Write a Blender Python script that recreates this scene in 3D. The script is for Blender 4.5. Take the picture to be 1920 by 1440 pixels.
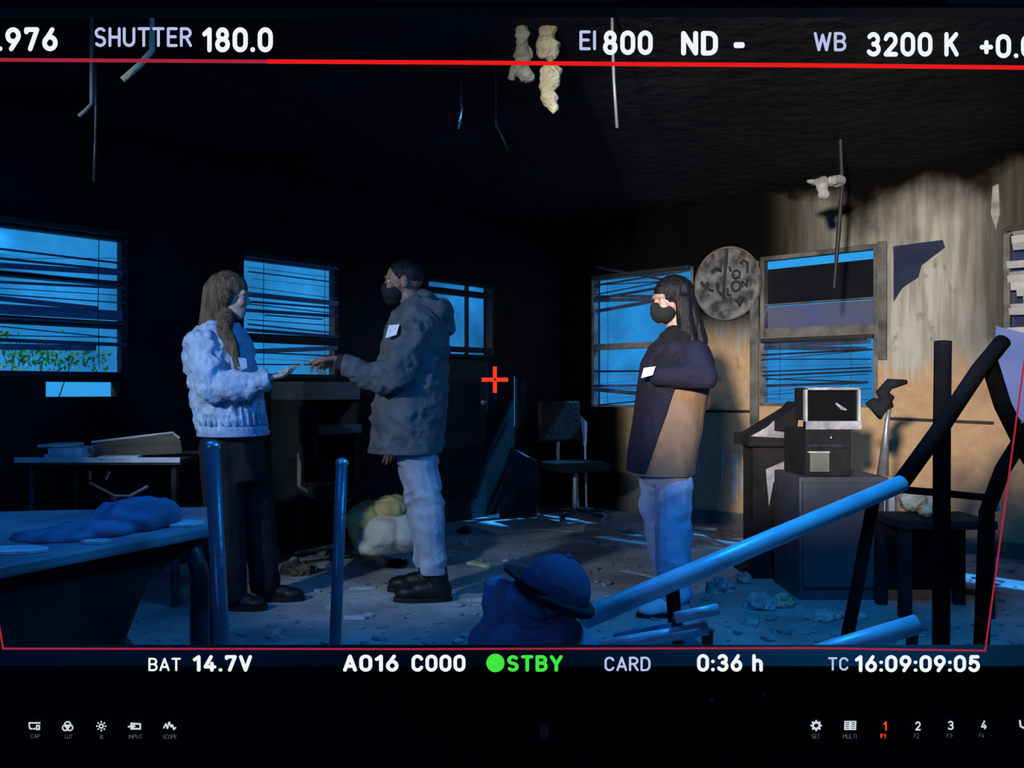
import bpy, bmesh, math, random
from mathutils import Vector, Matrix, noise, Euler
random.seed(7)
for o in list(bpy.data.objects): bpy.data.objects.remove(o)
SC = bpy.context.scene
COL = SC.collection
# ------------------------------------------------------------------ camera, world, lights
F, HZ, CZ = 1580.0, 730.0, 1.09          # focal length in px, horizon row, camera height
cd = bpy.data.cameras.new('camera'); cam = bpy.data.objects.new('camera', cd); COL.objects.link(cam)
cam.location = (0, 0, CZ); cam.rotation_euler = (math.pi/2, 0, 0)
cd.sensor_width = 36; cd.lens = 36*F/1920; cd.shift_y = (HZ-720)/1920; cd.clip_start = .02; cd.clip_end = 300
SC.camera = cam
SC.view_settings.view_transform = 'Standard'; SC.view_settings.look = 'None'
SC.view_settings.exposure = 0; SC.view_settings.gamma = 1; SC.view_settings.use_curve_mapping = False
w = bpy.data.worlds.new('world'); SC.world = w; w.use_nodes = True
bg = w.node_tree.nodes['Background']; bg.inputs[0].default_value = (.028, .34, .80, 1); bg.inputs[1].default_value = 1.0

def aim(o, tgt):
    d = Vector(tgt)-o.location; o.rotation_euler = d.to_track_quat('-Z', 'Y').to_euler()
def spot(name, loc, tgt, col, e, deg, blend, rad=.05):
    l = bpy.data.lights.new(name, 'SPOT'); l.energy = e; l.color = col; l.spot_size = math.radians(deg); l.spot_blend = blend; l.shadow_soft_size = rad
    o = bpy.data.objects.new(name, l); COL.objects.link(o); o.location = loc; aim(o, tgt); return o
def area(name, loc, tgt, col, e, sx, sy):
    l = bpy.data.lights.new(name, 'AREA'); l.shape = 'RECTANGLE'; l.size = sx; l.size_y = sy; l.energy = e; l.color = col
    o = bpy.data.objects.new(name, l); COL.objects.link(o); o.location = loc; aim(o, tgt); return o
# room axes: u runs along the left wall to the far corner, v along the right wall back to the camera's right
UX = Vector((.679, .7345, 0)).normalized(); VX = Vector((UX.y, -UX.x, 0)); CO = Vector((.456, 8.0, 0)); CEIL = 2.63
sl = bpy.data.lights.new('daylight_sun', 'SUN'); sl.energy = 15.0; sl.color = (.05, .42, 1.0); sl.angle = math.radians(2)
so = bpy.data.objects.new('daylight_sun', sl); COL.objects.link(so)
so.rotation_euler = (-UX*1.0 - VX*.62 + Vector((0, 0, -1.4))).to_track_quat('-Z', 'Y').to_euler()
spot('shrub_fill', tuple(CO-UX*8.2-VX*1.5+Vector((0, 0, 2.4))), tuple(CO-UX*4.6-VX*1.0+Vector((0, 0, 1.35))), (1, .92, .6), 1100, 24, .5)  # added spot outside, brightening the shrub leaves
spot('key_lamp', (-2.9, 1.3, 2.25), (-.85, 4.4, 1.15), (.66, .84, 1.0), 330, 40, .5, .12)
spot('tungsten_lamp', (-.95, -1.5, 2.2), (2.25, 6.1, 1.72), (1.0, .87, .70), 3100, 27, .6, .14)
spot('insulation_fill', (-.95, -1.5, 2.0), (.16, 3.6, 2.42), (1.0, .86, .62), 260, 9, .6, .08)  # added narrow warm spot for the hanging insulation
area('overhead_blue_fill', (1.12, 2.35, 2.56), (.9, 2.3, 0), (.012, .33, 1.0), 60, .8, .4)  # added blue panel under the closed ceiling, brightening the sloping pipe
area('overhead_blue_fill_left', (-1.05, 2.1, 2.56), (-1.05, 2.1, 0), (.010, .22, 1.0), 16, .8, .4)  # second added overhead panel, lifting the left table
area('rear_blue_fill', (-2.6, -1.6, 2.1), (-.2, 4.2, .2), (.08, .28, 1.0), 115, 2.2, 1.2)  # unseen blue fill added behind the camera for the floor, no doorway there

# ------------------------------------------------------------------ helpers
def P(x, y, D): return Vector(((x-960)/F*D, D, CZ-(y-HZ)/F*D))
def G(x, y, z=0):
    return P(x, y, (CZ-z)*F/(y-HZ))
def WL(t, z, off=0): return CO - UX*t + VX*off + Vector((0, 0, z))
def WR(t, z, off=0): return CO + VX*t - UX*off + Vector((0, 0, z))
def tL(x):
    r = (x-960)/F; return (CO.x-r*CO.y)/(UX.x-r*UX.y)
def tR(x):
    r = (x-960)/F; return (r*CO.y-CO.x)/(VX.x-r*VX.y)
def zL(x, y): D = WL(tL(x), 0).y; return CZ-(y-HZ)/F*D
def zR(x, y): D = WR(tR(x), 0).y; return CZ-(y-HZ)/F*D

def mat(name, c1, c2=None, rough=.8, metal=0, scale=6, bump=0, bscale=40, emit=0, stretch=None, spec=.3, lo=.35, hi=.65):
    m = bpy.data.materials.new(name); m.use_nodes = True; nt = m.node_tree; n = nt.nodes; b = n['Principled BSDF']
    b.inputs['Roughness'].default_value = rough; b.inputs['Metallic'].default_value = metal
    b.inputs['Specular IOR Level'].default_value = spec
    b.inputs['Base Color'].default_value = (*c1, 1)
    if c2 or bump:
        tc = n.new('ShaderNodeTexCoord'); mp = n.new('ShaderNodeMapping'); nt.links.new(tc.outputs['Object'], mp.inputs[0])
        if stretch: mp.inputs['Scale'].default_value = stretch
    if c2:
        ns = n.new('ShaderNodeTexNoise'); ns.inputs['Scale'].default_value = scale; ns.inputs['Detail'].default_value = 6
        nt.links.new(mp.outputs[0], ns.inputs[0])
        r = n.new('ShaderNodeValToRGB'); r.color_ramp.elements[0].color = (*c1, 1); r.color_ramp.elements[1].color = (*c2, 1)
        r.color_ramp.elements[0].position = lo; r.color_ramp.elements[1].position = hi
        nt.links.new(ns.outputs[0], r.inputs[0]); nt.links.new(r.outputs[0], b.inputs['Base Color'])
        if emit: nt.links.new(r.outputs[0], b.inputs['Emission Color'])
    if bump:
        nb = n.new('ShaderNodeTexNoise'); nb.inputs['Scale'].default_value = bscale; nb.inputs['Detail'].default_value = 5
        nt.links.new(mp.outputs[0], nb.inputs[0])
        bm_ = n.new('ShaderNodeBump'); bm_.inputs['Strength'].default_value = bump; bm_.inputs['Distance'].default_value = .02
        nt.links.new(nb.outputs[0], bm_.inputs['Height']); nt.links.new(bm_.outputs[0], b.inputs['Normal'])
    if emit:
        b.inputs['Emission Strength'].default_value = emit
        if not c2: b.inputs['Emission Color'].default_value = (*c1, 1)
    return m
M = {}
def glow(name, c, s=1.0):
    m = bpy.data.materials.new(name); m.use_nodes = True; nt = m.node_tree; nt.nodes.clear()
    e = nt.nodes.new('ShaderNodeEmission'); e.inputs[0].default_value = (*c, 1); e.inputs[1].default_value = s
    o = nt.nodes.new('ShaderNodeOutputMaterial'); nt.links.new(e.outputs[0], o.inputs[0]); M[name] = m
def glass(name, tint, gloss=.08, opaque=0, soot=(.01, .02, .04)):
    m = bpy.data.materials.new(name); m.use_nodes = True; nt = m.node_tree; nt.nodes.clear(); n = nt.nodes
    t = n.new('ShaderNodeBsdfTransparent'); t.inputs[0].default_value = (*tint, 1)
    g = n.new('ShaderNodeBsdfGlossy'); g.inputs['Roughness'].default_value = .12
    mx = n.new('ShaderNodeMixShader'); mx.inputs[0].default_value = gloss
    nt.links.new(t.outputs[0], mx.inputs[1]); nt.links.new(g.outputs[0], mx.inputs[2])
    d = n.new('ShaderNodeBsdfDiffuse'); d.inputs[0].default_value = (*soot, 1)
    tc = n.new('ShaderNodeTexCoord'); ns = n.new('ShaderNodeTexNoise'); ns.inputs['Scale'].default_value = 3.0; ns.inputs['Detail'].default_value = 5
    nt.links.new(tc.outputs['Object'], ns.inputs[0])
    mr = n.new('ShaderNodeMapRange'); mr.inputs[1].default_value = .3; mr.inputs[2].default_value = .7
    mr.inputs[3].default_value = max(0, opaque-.18); mr.inputs[4].default_value = min(1, opaque+.18)
    nt.links.new(ns.outputs[0], mr.inputs[0])
    m2 = n.new('ShaderNodeMixShader'); nt.links.new(mr.outputs[0], m2.inputs[0])
    nt.links.new(mx.outputs[0], m2.inputs[1]); nt.links.new(d.outputs[0], m2.inputs[2])
    o = n.new('ShaderNodeOutputMaterial'); nt.links.new(m2.outputs[0], o.inputs[0]); M[name] = m

class MB:
    def __init__(s): s.v = []; s.f = []
    def add(s, vs, fs):
        b = len(s.v); s.v += [Vector(q) for q in vs]; s.f += [tuple(b+i for i in q) for q in fs]; return s
    def box(s, c, size, R=None):
        R = R or Matrix.Identity(3); c = Vector(c); hx, hy, hz = [k/2 for k in size]
        vs = [c + R @ Vector((x*hx, y*hy, z*hz)) for x in (-1, 1) for y in (-1, 1) for z in (-1, 1)]
        return s.add(vs, [(0, 1, 3, 2), (4, 6, 7, 5), (0, 4, 5, 1), (2, 3, 7, 6), (0, 2, 6, 4), (1, 5, 7, 3)])
    def tube(s, pts, r, seg=10, caps=True):
        pts = [Vector(p) for p in pts]; n = len(pts); rs = r if isinstance(r, (list, tuple)) else [r]*n
        base = len(s.v); up = None
        for i, p in enumerate(pts):
            d = (pts[min(i+1, n-1)]-pts[max(i-1, 0)]).normalized()
            if up is None:
                up = Vector((0, 0, 1)) if abs(d.z) < .9 else Vector((1, 0, 0))
            x = d.cross(up).normalized(); y = x.cross(d).normalized(); up = y
            for k in range(seg):
                a = 2*math.pi*k/seg; s.v.append(p + (x*math.cos(a)+y*math.sin(a))*rs[i])
        for i in range(n-1):
            for k in range(seg):
                a = base+i*seg+k; b = base+i*seg+(k+1) % seg; s.f.append((a, b, b+seg, a+seg))
        if caps:
            s.f.append(tuple(base+k for k in reversed(range(seg)))); s.f.append(tuple(base+(n-1)*seg+k for k in range(seg)))
        return s
    def ell(s, c, r, R=None, seg=16, rings=10):
        R = R or Matrix.Identity(3); c = Vector(c); vs = [c+R@Vector((0, 0, r[2]))]
        for i in range(1, rings):
            a = math.pi*i/rings
            for k in range(seg):
                b = 2*math.pi*k/seg; vs.append(c+R@Vector((r[0]*math.sin(a)*math.cos(b), r[1]*math.sin(a)*math.sin(b), r[2]*math.cos(a))))
        vs.append(c+R@Vector((0, 0, -r[2]))); fs = []
        for k in range(seg):
            fs.append((0, 1+k, 1+(k+1) % seg)); l = 1+(rings-2)*seg; fs.append((l+(k+1) % seg, l+k, len(vs)-1))
        for i in range(rings-2):
            for k in range(seg):
                a = 1+i*seg+k; b = 1+i*seg+(k+1) % seg; fs.append((a, a+seg, b+seg, b))
        return s.add(vs, fs)
    def cap(s, p0, p1, r0, r1=None, seg=12):
        r1 = r0 if r1 is None else r1; p0 = Vector(p0); p1 = Vector(p1); d = (p1-p0)
        if d.length < 1e-6: return s.ell(p0, (r0, r0, r0))
        d.normalize(); pts = []; rs = []
        for a in (-80, -50, -20, 0): pts.append(p0+d*(r0*math.sin(math.radians(a)))); rs.append(r0*math.cos(math.radians(a)))
        for a in (0, 20, 50, 80): pts.append(p1+d*(r1*math.sin(math.radians(a)))); rs.append(r1*math.cos(math.radians(a)))
        return s.tube(pts, rs, seg)
    def loft(s, rings, seg=28):      # rings: (centre, half-x, half-y) horizontal ellipses
        b = len(s.v)
        for c, rx, ry in rings:
            for k in range(seg):
                a = 2*math.pi*k/seg; s.v.append(Vector(c)+Vector((rx*math.cos(a), ry*math.sin(a), 0)))
        for i in range(len(rings)-1):
            for k in range(seg):
                a = b+i*seg+k; c = b+i*seg+(k+1) % seg; s.f.append((a, c, c+seg, a+seg))
        s.f.append(tuple(b+k for k in reversed(range(seg)))); s.f.append(tuple(b+(len(rings)-1)*seg+k for k in range(seg)))
        return s
    def prism(s, poly, ext):
        ext = Vector(ext); n = len(poly); b = len(s.v); s.v += [Vector(p) for p in poly]+[Vector(p)+ext for p in poly]
        s.f.append(tuple(b+i for i in range(n))); s.f.append(tuple(b+n+i for i in reversed(range(n))))
        for i in range(n): s.f.append((b+i, b+n+i, b+n+(i+1) % n, b+(i+1) % n))
        return s
    def mesh(s, name, fix=True):
        me = bpy.data.meshes.new(name); me.from_pydata([tuple(v) for v in s.v], [], s.f)
        if fix:
            bm = bmesh.new(); bm.from_mesh(me); bmesh.ops.recalc_face_normals(bm, faces=bm.faces); bm.to_mesh(me); bm.free()
        return me
    def build(s, name, m, parent=None, origin=None, smooth=False, bevel=0):
        return put(s.mesh(name), name, m, parent, origin, smooth, bevel)
def worldloc(o):
    return o.location.copy() if o.parent is None else o.location + worldloc(o.parent)
def put(me, name, m, parent=None, origin=None, smooth=False, bevel=0):
    pl = worldloc(parent) if parent else Vector((0, 0, 0))
    org = Vector(origin) if origin is not None else (pl if parent else None)
    if org is None:
        xs = [v.co for v in me.vertices]
        org = Vector((sum(v.x for v in xs)/len(xs), sum(v.y for v in xs)/len(xs), min(v.z for v in xs)))
    me.transform(Matrix.Translation(-org)); me.materials.clear(); me.materials.append(M[m])
    o = bpy.data.objects.new(name, me); COL.objects.link(o)
    if parent: o.parent = parent
    o.location = org-pl
    if smooth:
        for p in me.polygons: p.use_smooth = True
    if bevel:
        b = o.modifiers.new('bevel', 'BEVEL'); b.width = bevel; b.segments = 2; b.limit_method = 'ANGLE'
    return o
def tag(o, label, cat=None, group=None):
    o['label'] = label
    if cat: o['category'] = cat
    if group: o['group'] = group
    return o
def thing(name, label, cat, loc, group=None):
    o = bpy.data.objects.new(name, None); COL.objects.link(o); o.location = Vector(loc); o.empty_display_size = .1
    return tag(o, label, cat, group)
def struct(o): o['kind'] = 'structure'; return o
def evald(me, mods):
    o = bpy.data.objects.new('tmp', me); COL.objects.link(o)
    for t, kw in mods:
        md = o.modifiers.new(t, t)
        for k, v in kw.items(): setattr(md, k, v)
    dg = bpy.context.evaluated_depsgraph_get(); dg.update()
    r = bpy.data.meshes.new_from_object(o.evaluated_get(dg)); bpy.data.objects.remove(o); return r
def fuse(mb, voxel, it=4, fac=.5):
    return evald(mb.mesh('tmp'), [('REMESH', dict(mode='VOXEL', voxel_size=voxel)), ('SMOOTH', dict(factor=fac, iterations=it))])
def folds(me, amp, sc, seed=0, fn=None):
    me.update(); nr = [v.normal.copy() for v in me.vertices]
    for v, n in zip(me.vertices, nr):
        q = Vector((v.co.x*sc[0], v.co.y*sc[1], v.co.z*sc[2]+seed*7.3))
        q = q+noise.noise_vector(q*.6)*.8
        h = 1-2.2*abs(noise.noise(q))+.5*noise.noise(q*2.3)
        a = amp*(fn(v.co) if fn else 1)
        v.co += n*(a*(h-.3))
    return me
def cut(me, co, no, fill=True):
    bm = bmesh.new(); bm.from_mesh(me)
    g = bm.verts[:]+bm.edges[:]+bm.faces[:]
    r = bmesh.ops.bisect_plane(bm, geom=g, plane_co=Vector(co), plane_no=Vector(no), clear_outer=True)
    if fill:
        ed = [e for e in r['geom_cut'] if isinstance(e, bmesh.types.BMEdge)]
        try: bmesh.ops.holes_fill(bm, edges=ed)
        except Exception: pass
    bm.to_mesh(me); bm.free(); return me
def frameR(x, y, z): return Matrix((x, y, z)).transposed()
RL = frameR(UX, VX, Vector((0, 0, 1)))     # local x along the left wall
RR = frameR(VX, -UX, Vector((0, 0, 1)))    # local x along the right wall

# ------------------------------------------------------------------ materials
M['char'] = mat('char', (.006, .006, .007), (.016, .015, .015), .9, scale=5, bump=.5, bscale=30)
M['char_left'] = mat('char_left', (.004, .004, .005), (.010, .010, .012), .95, scale=3, bump=.4, bscale=25)
M['floor'] = mat('floor', (.20, .20, .21), (.42, .41, .40), .75, scale=2.2, bump=.6, bscale=18)
M['soot_metal'] = mat('soot_metal', (.015, .015, .018), (.06, .06, .07), .45, .6, scale=8, bump=.2)
M['steel'] = mat('steel', (.30, .31, .33), (.5, .5, .52), .35, .7, scale=10, bump=.1)
M['blue_pipe'] = mat('blue_pipe', (.42, .47, .55), (.62, .66, .72), .35, .1, scale=7, bump=.08)
M['ash'] = mat('ash', (.18, .18, .19), (.42, .42, .43), .9, scale=9, bump=.6)
M['paper'] = mat('paper', (.35, .36, .38), (.62, .62, .62), .8, scale=14)
M['pale_edge'] = mat('pale_edge', (.30, .31, .32), (.5, .5, .5), .6, scale=9)
M['brown_board'] = mat('brown_board', (.05, .04, .025), (.10, .08, .05), .7, scale=4, stretch=(1, 6, 6))
M['slat'] = mat('slat', (.08, .14, .24), (.18, .28, .42), .7, scale=4)
M['slat_sooty'] = mat('slat_sooty', (.015, .025, .05), (.05, .08, .15), .8, scale=6)
M['frame_dark'] = mat('frame_dark', (.012, .013, .016), (.022, .022, .026), .6, scale=9)
M['frame_grey'] = mat('frame_grey', (.05, .05, .05), (.16, .16, .155), .7, scale=6)
M['foam'] = mat('foam', (.42, .38, .22), (.62, .58, .40), .95, scale=12, bump=.8, bscale=60)
M['leaf'] = mat('leaf', (.05, .16, .02), (.30, .42, .06), .6, scale=3)
def leafy():
    m = M['leaf']; nt = m.node_tree; b = nt.nodes['Principled BSDF']; t = nt.nodes.new('ShaderNodeBsdfTranslucent'); t.inputs[0].default_value = (.30, .42, .08, 1)
    x = nt.nodes.new('ShaderNodeMixShader'); x.inputs[0].default_value = .5; o = nt.nodes['Material Output']; nt.links.new(b.outputs[0], x.inputs[1]); nt.links.new(t.outputs[0], x.inputs[2]); nt.links.new(x.outputs[0], o.inputs[0])
leafy()
M['sack_white'] = mat('sack_white', (.50, .47, .38), (.68, .65, .56), .85, scale=5, bump=.5, bscale=14)
M['sack_yellow'] = mat('sack_yellow', (.34, .27, .09), (.58, .48, .19), .7, scale=5, bump=.5, bscale=14)
M['cloth_blue'] = mat('cloth_blue', (.06, .08, .15), (.16, .19, .29), .9, scale=5, bump=.5, bscale=20)
M['cap_blue'] = mat('cap_blue', (.04, .045, .10), (.07, .075, .14), .8, scale=6, bump=.2)
M['black_cloth'] = mat('black_cloth', (.004, .004, .006), (.012, .012, .016), .9, scale=6, bump=.3)
M['post'] = mat('post', (.07, .08, .11), (.12, .13, .17), .3, .2, scale=8, bump=.1)
M['pipe_unlit'] = mat('pipe_unlit', (.004, .003, .003), (.009, .007, .006), .9, scale=8, bump=.3, spec=.05)  # shade of the unlit pipes put into a near-black colour
M['rubber'] = mat('rubber', (.008, .008, .009), rough=.6)
M['table_top'] = mat('table_top', (.06, .065, .08), (.26, .28, .32), .4, scale=3, bump=.2, bscale=12)
M['cabinet'] = mat('cabinet', (.045, .048, .06), (.085, .088, .10), .5, scale=2.5, bump=.1)
M['screen_black'] = mat('screen_black', (.006, .007, .007), rough=.15, spec=.5)
M['green_card'] = mat('green_card', (.10, .11, .08), (.16, .17, .13), .8, scale=6)
M['blue_sheet'] = mat('blue_sheet', (.10, .16, .42), (.16, .22, .50), .8, scale=3)
M['navy_sheathing'] = mat('navy_sheathing', (.010, .016, .05), (.02, .03, .08), .8, scale=5)
M['rock'] = mat('rock', (.25, .25, .26), (.48, .47, .45), .9, scale=12, bump=.8, bscale=30)
M['bezel'] = mat('bezel', (.0012, .0012, .0013), rough=.55, spec=.05)
M['bezel_edge'] = mat('bezel_edge', (.05, .04, .035), rough=.7)
M['disc'] = mat('disc', (.035, .037, .04), (.22, .23, .235), .6, scale=9, lo=.40, hi=.66)
M['disc_mark'] = mat('disc_mark', (.012, .013, .015), (.03, .032, .035), .7, scale=14)
M['skin_light'] = mat('skin_light', (.52, .33, .27), (.60, .40, .33), .5, scale=20)
M['skin_brown'] = mat('skin_brown', (.26, .13, .085), (.33, .17, .12), .5, scale=20)
M['skin_mid'] = mat('skin_mid', (.42, .27, .20), (.48, .31, .24), .5, scale=20)
M['eye'] = mat('eye', (.7, .7, .7), rough=.2); M['iris'] = mat('iris', (.02, .012, .008), rough=.2)
M['hair_brown'] = mat('hair_brown', (.06, .038, .022), (.20, .13, .08), .55, scale=30, stretch=(3, 3, .25), bump=.6, bscale=60)
M['hair_black'] = mat('hair_black', (.004, .004, .005), (.012, .011, .012), .5, scale=30, stretch=(3, 3, .3), bump=.5, bscale=60)
M['denim'] = mat('denim', (.26, .36, .54), (.44, .55, .73), .9, scale=16, bump=.25, bscale=70)
M['denim_seam'] = mat('denim_seam', (.20, .29, .46), (.36, .46, .64), .9, scale=16)
M['shirt_navy'] = mat('shirt_navy', (.05, .07, .14), (.10, .13, .22), .9, scale=10)
M['trouser_black'] = mat('trouser_black', (.005, .005, .007), (.011, .011, .015), .9, scale=7)
M['hoodie'] = mat('hoodie', (.075, .080, .088), (.115, .122, .130), .95, scale=12, bump=.25, bscale=90)
M['hoodie_dark'] = mat('hoodie_dark', (.02, .02, .022), (.035, .035, .038), .95, scale=12)
M['grey_trouser'] = mat('grey_trouser', (.24, .27, .34), (.36, .39, .46), .9, scale=9, bump=.2, bscale=60)
M['boot'] = mat('boot', (.004, .004, .005), (.010, .010, .011), .5, scale=8)
M['mask'] = mat('mask', (.010, .010, .012), (.018, .018, .02), .85, scale=8)
M['sticker'] = mat('sticker', (.80, .84, .86), (.88, .90, .90), .7, scale=10); M['ink'] = mat('ink', (.45, .50, .58), rough=.8)
M['jeans'] = mat('jeans', (.30, .36, .52), (.44, .50, .66), .9, scale=12, bump=.25, bscale=60)
M['tan_coat'] = mat('tan_coat', (.20, .125, .08), (.27, .17, .105), .9, scale=9, bump=.15, bscale=60)
M['tunic_shade_navy'] = mat('tunic_shade_navy', (.007, .007, .018), (.014, .013, .032), .9, scale=8, bump=.2, bscale=50)  # navy colour holding the shade of the tan tunic
M['sneaker'] = mat('sneaker', (.45, .50, .56), (.6, .64, .68), .7, scale=9)
M['ceil'] = mat('ceil', (.006, .006, .007), (.03, .029, .028), .95, scale=1.3, bump=.5, bscale=9, lo=.45, hi=.75)
M['wire'] = mat('wire', (.16, .17, .19), rough=.4, metal=.3)
M['glint'] = mat('glint', (.75, .77, .8), rough=.2, metal=1)
glow('hud_white', (.92, .97, 1.0), .95); glow('hud_lavender', (.50, .57, .86), .95); glow('hud_red', (.85, .012, .012), .95)
glow('hud_red_dim', (.42, .02, .05), .9); glow('hud_green', (.05, .80, .05), 1); glow('icon_white', (.70, .76, .85), .9)
glow('icon_dim', (.62, .64, .68), 1.0); glow('icon_red', (1.0, .07, .01), 1); glow('hud_cross', (.95, .045, .02), 1.0)
glass('pane_clear', (.92, .96, 1.0), .04, .10); glass('pane_hazy', (.85, .92, 1.0), .05, .22)
glass('pane_black', (.10, .14, .3), .06, .80, (.012, .013, .017)); glass('pane_lavender', (.5, .55, .8), .08, .62, (.13, .135, .18))  # near-black pane and lavender-grey pane for one upper sash
glass('pane_sooty', (.25, .30, .5), .10, .55, (.05, .055, .07))

def wall_material():
    m = bpy.data.materials.new('scorched_plaster'); m.use_nodes = True; nt = m.node_tree; n = nt.nodes; L = nt.links; b = n['Principled BSDF']
    b.inputs['Roughness'].default_value = .85; b.inputs['Specular IOR Level'].default_value = .04
    g = n.new('ShaderNodeTexCoord'); sx = n.new('ShaderNodeSeparateXYZ'); L.new(g.outputs['Object'], sx.inputs[0])
    def noi(scale, st=(1, 1, 1), det=5):
        mp = n.new('ShaderNodeMapping'); mp.inputs['Scale'].default_value = st; L.new(g.outputs['Object'], mp.inputs[0])
        q = n.new('ShaderNodeTexNoise'); q.inputs['Scale'].default_value = scale; q.inputs['Detail'].default_value = det; L.new(mp.outputs[0], q.inputs[0]); return q.outputs[0]
    def mth(op, a, c, clamp=False):
        q = n.new('ShaderNodeMath'); q.operation = op; q.use_clamp = clamp
        for i, k in enumerate((a, c)):
            if hasattr(k, 'links'): L.new(k, q.inputs[i])
            else: q.inputs[i].default_value = k
        return q.outputs[0]
    def rng(x, a, c, lo=0, hi=1):
        q = n.new('ShaderNodeMapRange'); q.interpolation_type = 'SMOOTHSTEP'; L.new(x, q.inputs[0])
        for i, k in enumerate((a, c, lo, hi)): q.inputs[i+1].default_value = k
        return q.outputs[0]
    def mix(f, a, c):
        q = n.new('ShaderNodeMix'); q.data_type = 'RGBA'
        if hasattr(f, 'links'): L.new(f, q.inputs[0])
        else: q.inputs[0].default_value = f
        for i, k in ((6, a), (7, c)):
            if hasattr(k, 'links'): L.new(k, q.inputs[i])
            else: q.inputs[i].default_value = (*k, 1)
        return q.outputs[2]
    x, z = sx.outputs[0], sx.outputs[2]          # object x = distance from the far corner along the wall
    streak = noi(5, (3.5, 1, .35)); big = noi(1.3); fine = noi(14)
    tan = mix(rng(fine, .3, .7), (.42, .28, .165), (.50, .335, .20))
    tan = mix(rng(big, .45, .75, 0, .5), tan, (.36, .22, .13))
    grey = mix(rng(streak, .35, .65), (.27, .27, .24), (.44, .44, .40))
    edge = mth('ADD', mth('MULTIPLY', z, 1.0), mth('MULTIPLY', mth('SUBTRACT', streak, .5), 1.0))
    shift = rng(x, 1.6, 2.9, .32, 0)
    edge = mth('SUBTRACT', edge, shift)
    c = mix(rng(edge, 1.12, 1.34), tan, grey)
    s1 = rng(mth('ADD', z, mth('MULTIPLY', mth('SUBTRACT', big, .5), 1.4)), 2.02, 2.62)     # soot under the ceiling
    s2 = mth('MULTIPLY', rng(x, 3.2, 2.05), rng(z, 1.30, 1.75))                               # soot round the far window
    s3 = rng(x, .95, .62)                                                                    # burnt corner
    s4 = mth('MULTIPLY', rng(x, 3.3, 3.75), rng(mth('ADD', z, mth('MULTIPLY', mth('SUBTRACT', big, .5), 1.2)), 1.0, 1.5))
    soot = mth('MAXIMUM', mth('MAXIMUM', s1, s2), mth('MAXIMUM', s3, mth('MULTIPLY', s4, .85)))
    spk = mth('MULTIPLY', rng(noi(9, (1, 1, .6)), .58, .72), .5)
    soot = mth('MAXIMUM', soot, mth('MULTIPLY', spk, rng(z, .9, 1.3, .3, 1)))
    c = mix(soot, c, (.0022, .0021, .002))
    L.new(c, b.inputs['Base Color'])
    bp = n.new('ShaderNodeBump'); bp.inputs['Strength'].default_value = .35; bp.inputs['Distance'].default_value = .02; L.new(streak, bp.inputs['Height']); L.new(bp.outputs[0], b.inputs['Normal'])
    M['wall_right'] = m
wall_material()

# ------------------------------------------------------------------ room shell
fl = MB(); fl.box(CO-UX*4.5+VX*4.2+Vector((0, 0, -.05)), (9.4, 9.0, .1), RL); struct(fl.build('floor', 'floor', origin=(0, 0, 0)))
ce = MB(); ce.box(CO-UX*4.5+VX*4.2+Vector((0, 0, CEIL+.05)), (9.4, 9.0, .1), RL); struct(ce.build('ceiling', 'ceil', origin=(0, 0, CEIL)))
def wall(name, Wf, t0, t1, holes, m, rotz=None):
    ts = sorted({t0, t1} | {h[i] for h in holes for i in (0, 1)}); zs = sorted({0, CEIL} | {h[i] for h in holes for i in (2, 3)})
    mb = MB()
    for a, b in zip(ts, ts[1:]):
        for c, d in zip(zs, zs[1:]):
            tm, zm = (a+b)/2, (c+d)/2
            if any(h[0] < tm < h[1] and h[2] < zm < h[3] for h in holes): continue
            q = [Wf(a, c), Wf(b, c), Wf(b, d), Wf(a, d)]; mb.prism(q, Wf(a, c, -.14)-Wf(a, c))
    me = mb.mesh(name); o = put(me, name, m, origin=Wf(0, 0))
    if rotz is not None:
        me.transform(Matrix.Rotation(-rotz, 4, 'Z')); o.rotation_euler.z = rotz
    return struct(o)
w1 = (tL(243), 5.0, zL(240, 708), zL(230, 438)); w2 = (tL(638), tL(447), 1.165, 2.00)
w3 = (tL(928), tL(800), 1.365, 2.0)
slitA = (tL(931), tL(909), .88, 1.335); slitB = (tL(986), tL(964), .75, 1.21)
w4 = (tR(1108), tR(1300), .93, 2.12); w5 = (tR(1424), tR(1646), .96, 2.13); w6 = (tR(1880), 4.75, .96, 2.13)
slitC = (tL(226), tL(86), zL(150, 744), zL(150, 716))
wall('wall_left', WL, -.14, 9.2, [w1, slitC, w2, w3, (slitA[0], slitA[1], slitA[2], slitA[3]), slitB], 'char_left')
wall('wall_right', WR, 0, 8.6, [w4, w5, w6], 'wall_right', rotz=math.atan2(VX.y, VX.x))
def WB(t, z, off=0): return CO-UX*9.0+VX*t+UX*off+Vector((0, 0, z))
def WN(t, z, off=0): return CO-UX*t+VX*8.4-VX*off+Vector((0, 0, z))
wall('wall_back', WB, 0, 8.6, [], 'char_left'); wall('wall_near', WN, 0, 9.2, [], 'char_left')
bbm = MB(); bbm.box(WR(4.4, .05, .008), (7.0, .016, .10), RR); struct(bbm.build('baseboard_right', 'frame_grey'))
tr = MB(); tr.prism([WR(1.15, .895, .001), WR(w5[0]-.08, .905, .001), WR(w5[0]-.08, .925, .001), WR(1.15, .915, .001)], -UX*.012)
struct(tr.build('trim_1', 'frame_dark'))
tr = MB(); tr.prism([WR(w5[1]+.06, .875, .001), WR(w6[0]-.05, .86, .001), WR(w6[0]-.05, .88, .001), WR(w5[1]+.06, .895, .001)], -UX*.012)
struct(tr.build('trim_2', 'frame_dark'))

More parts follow.
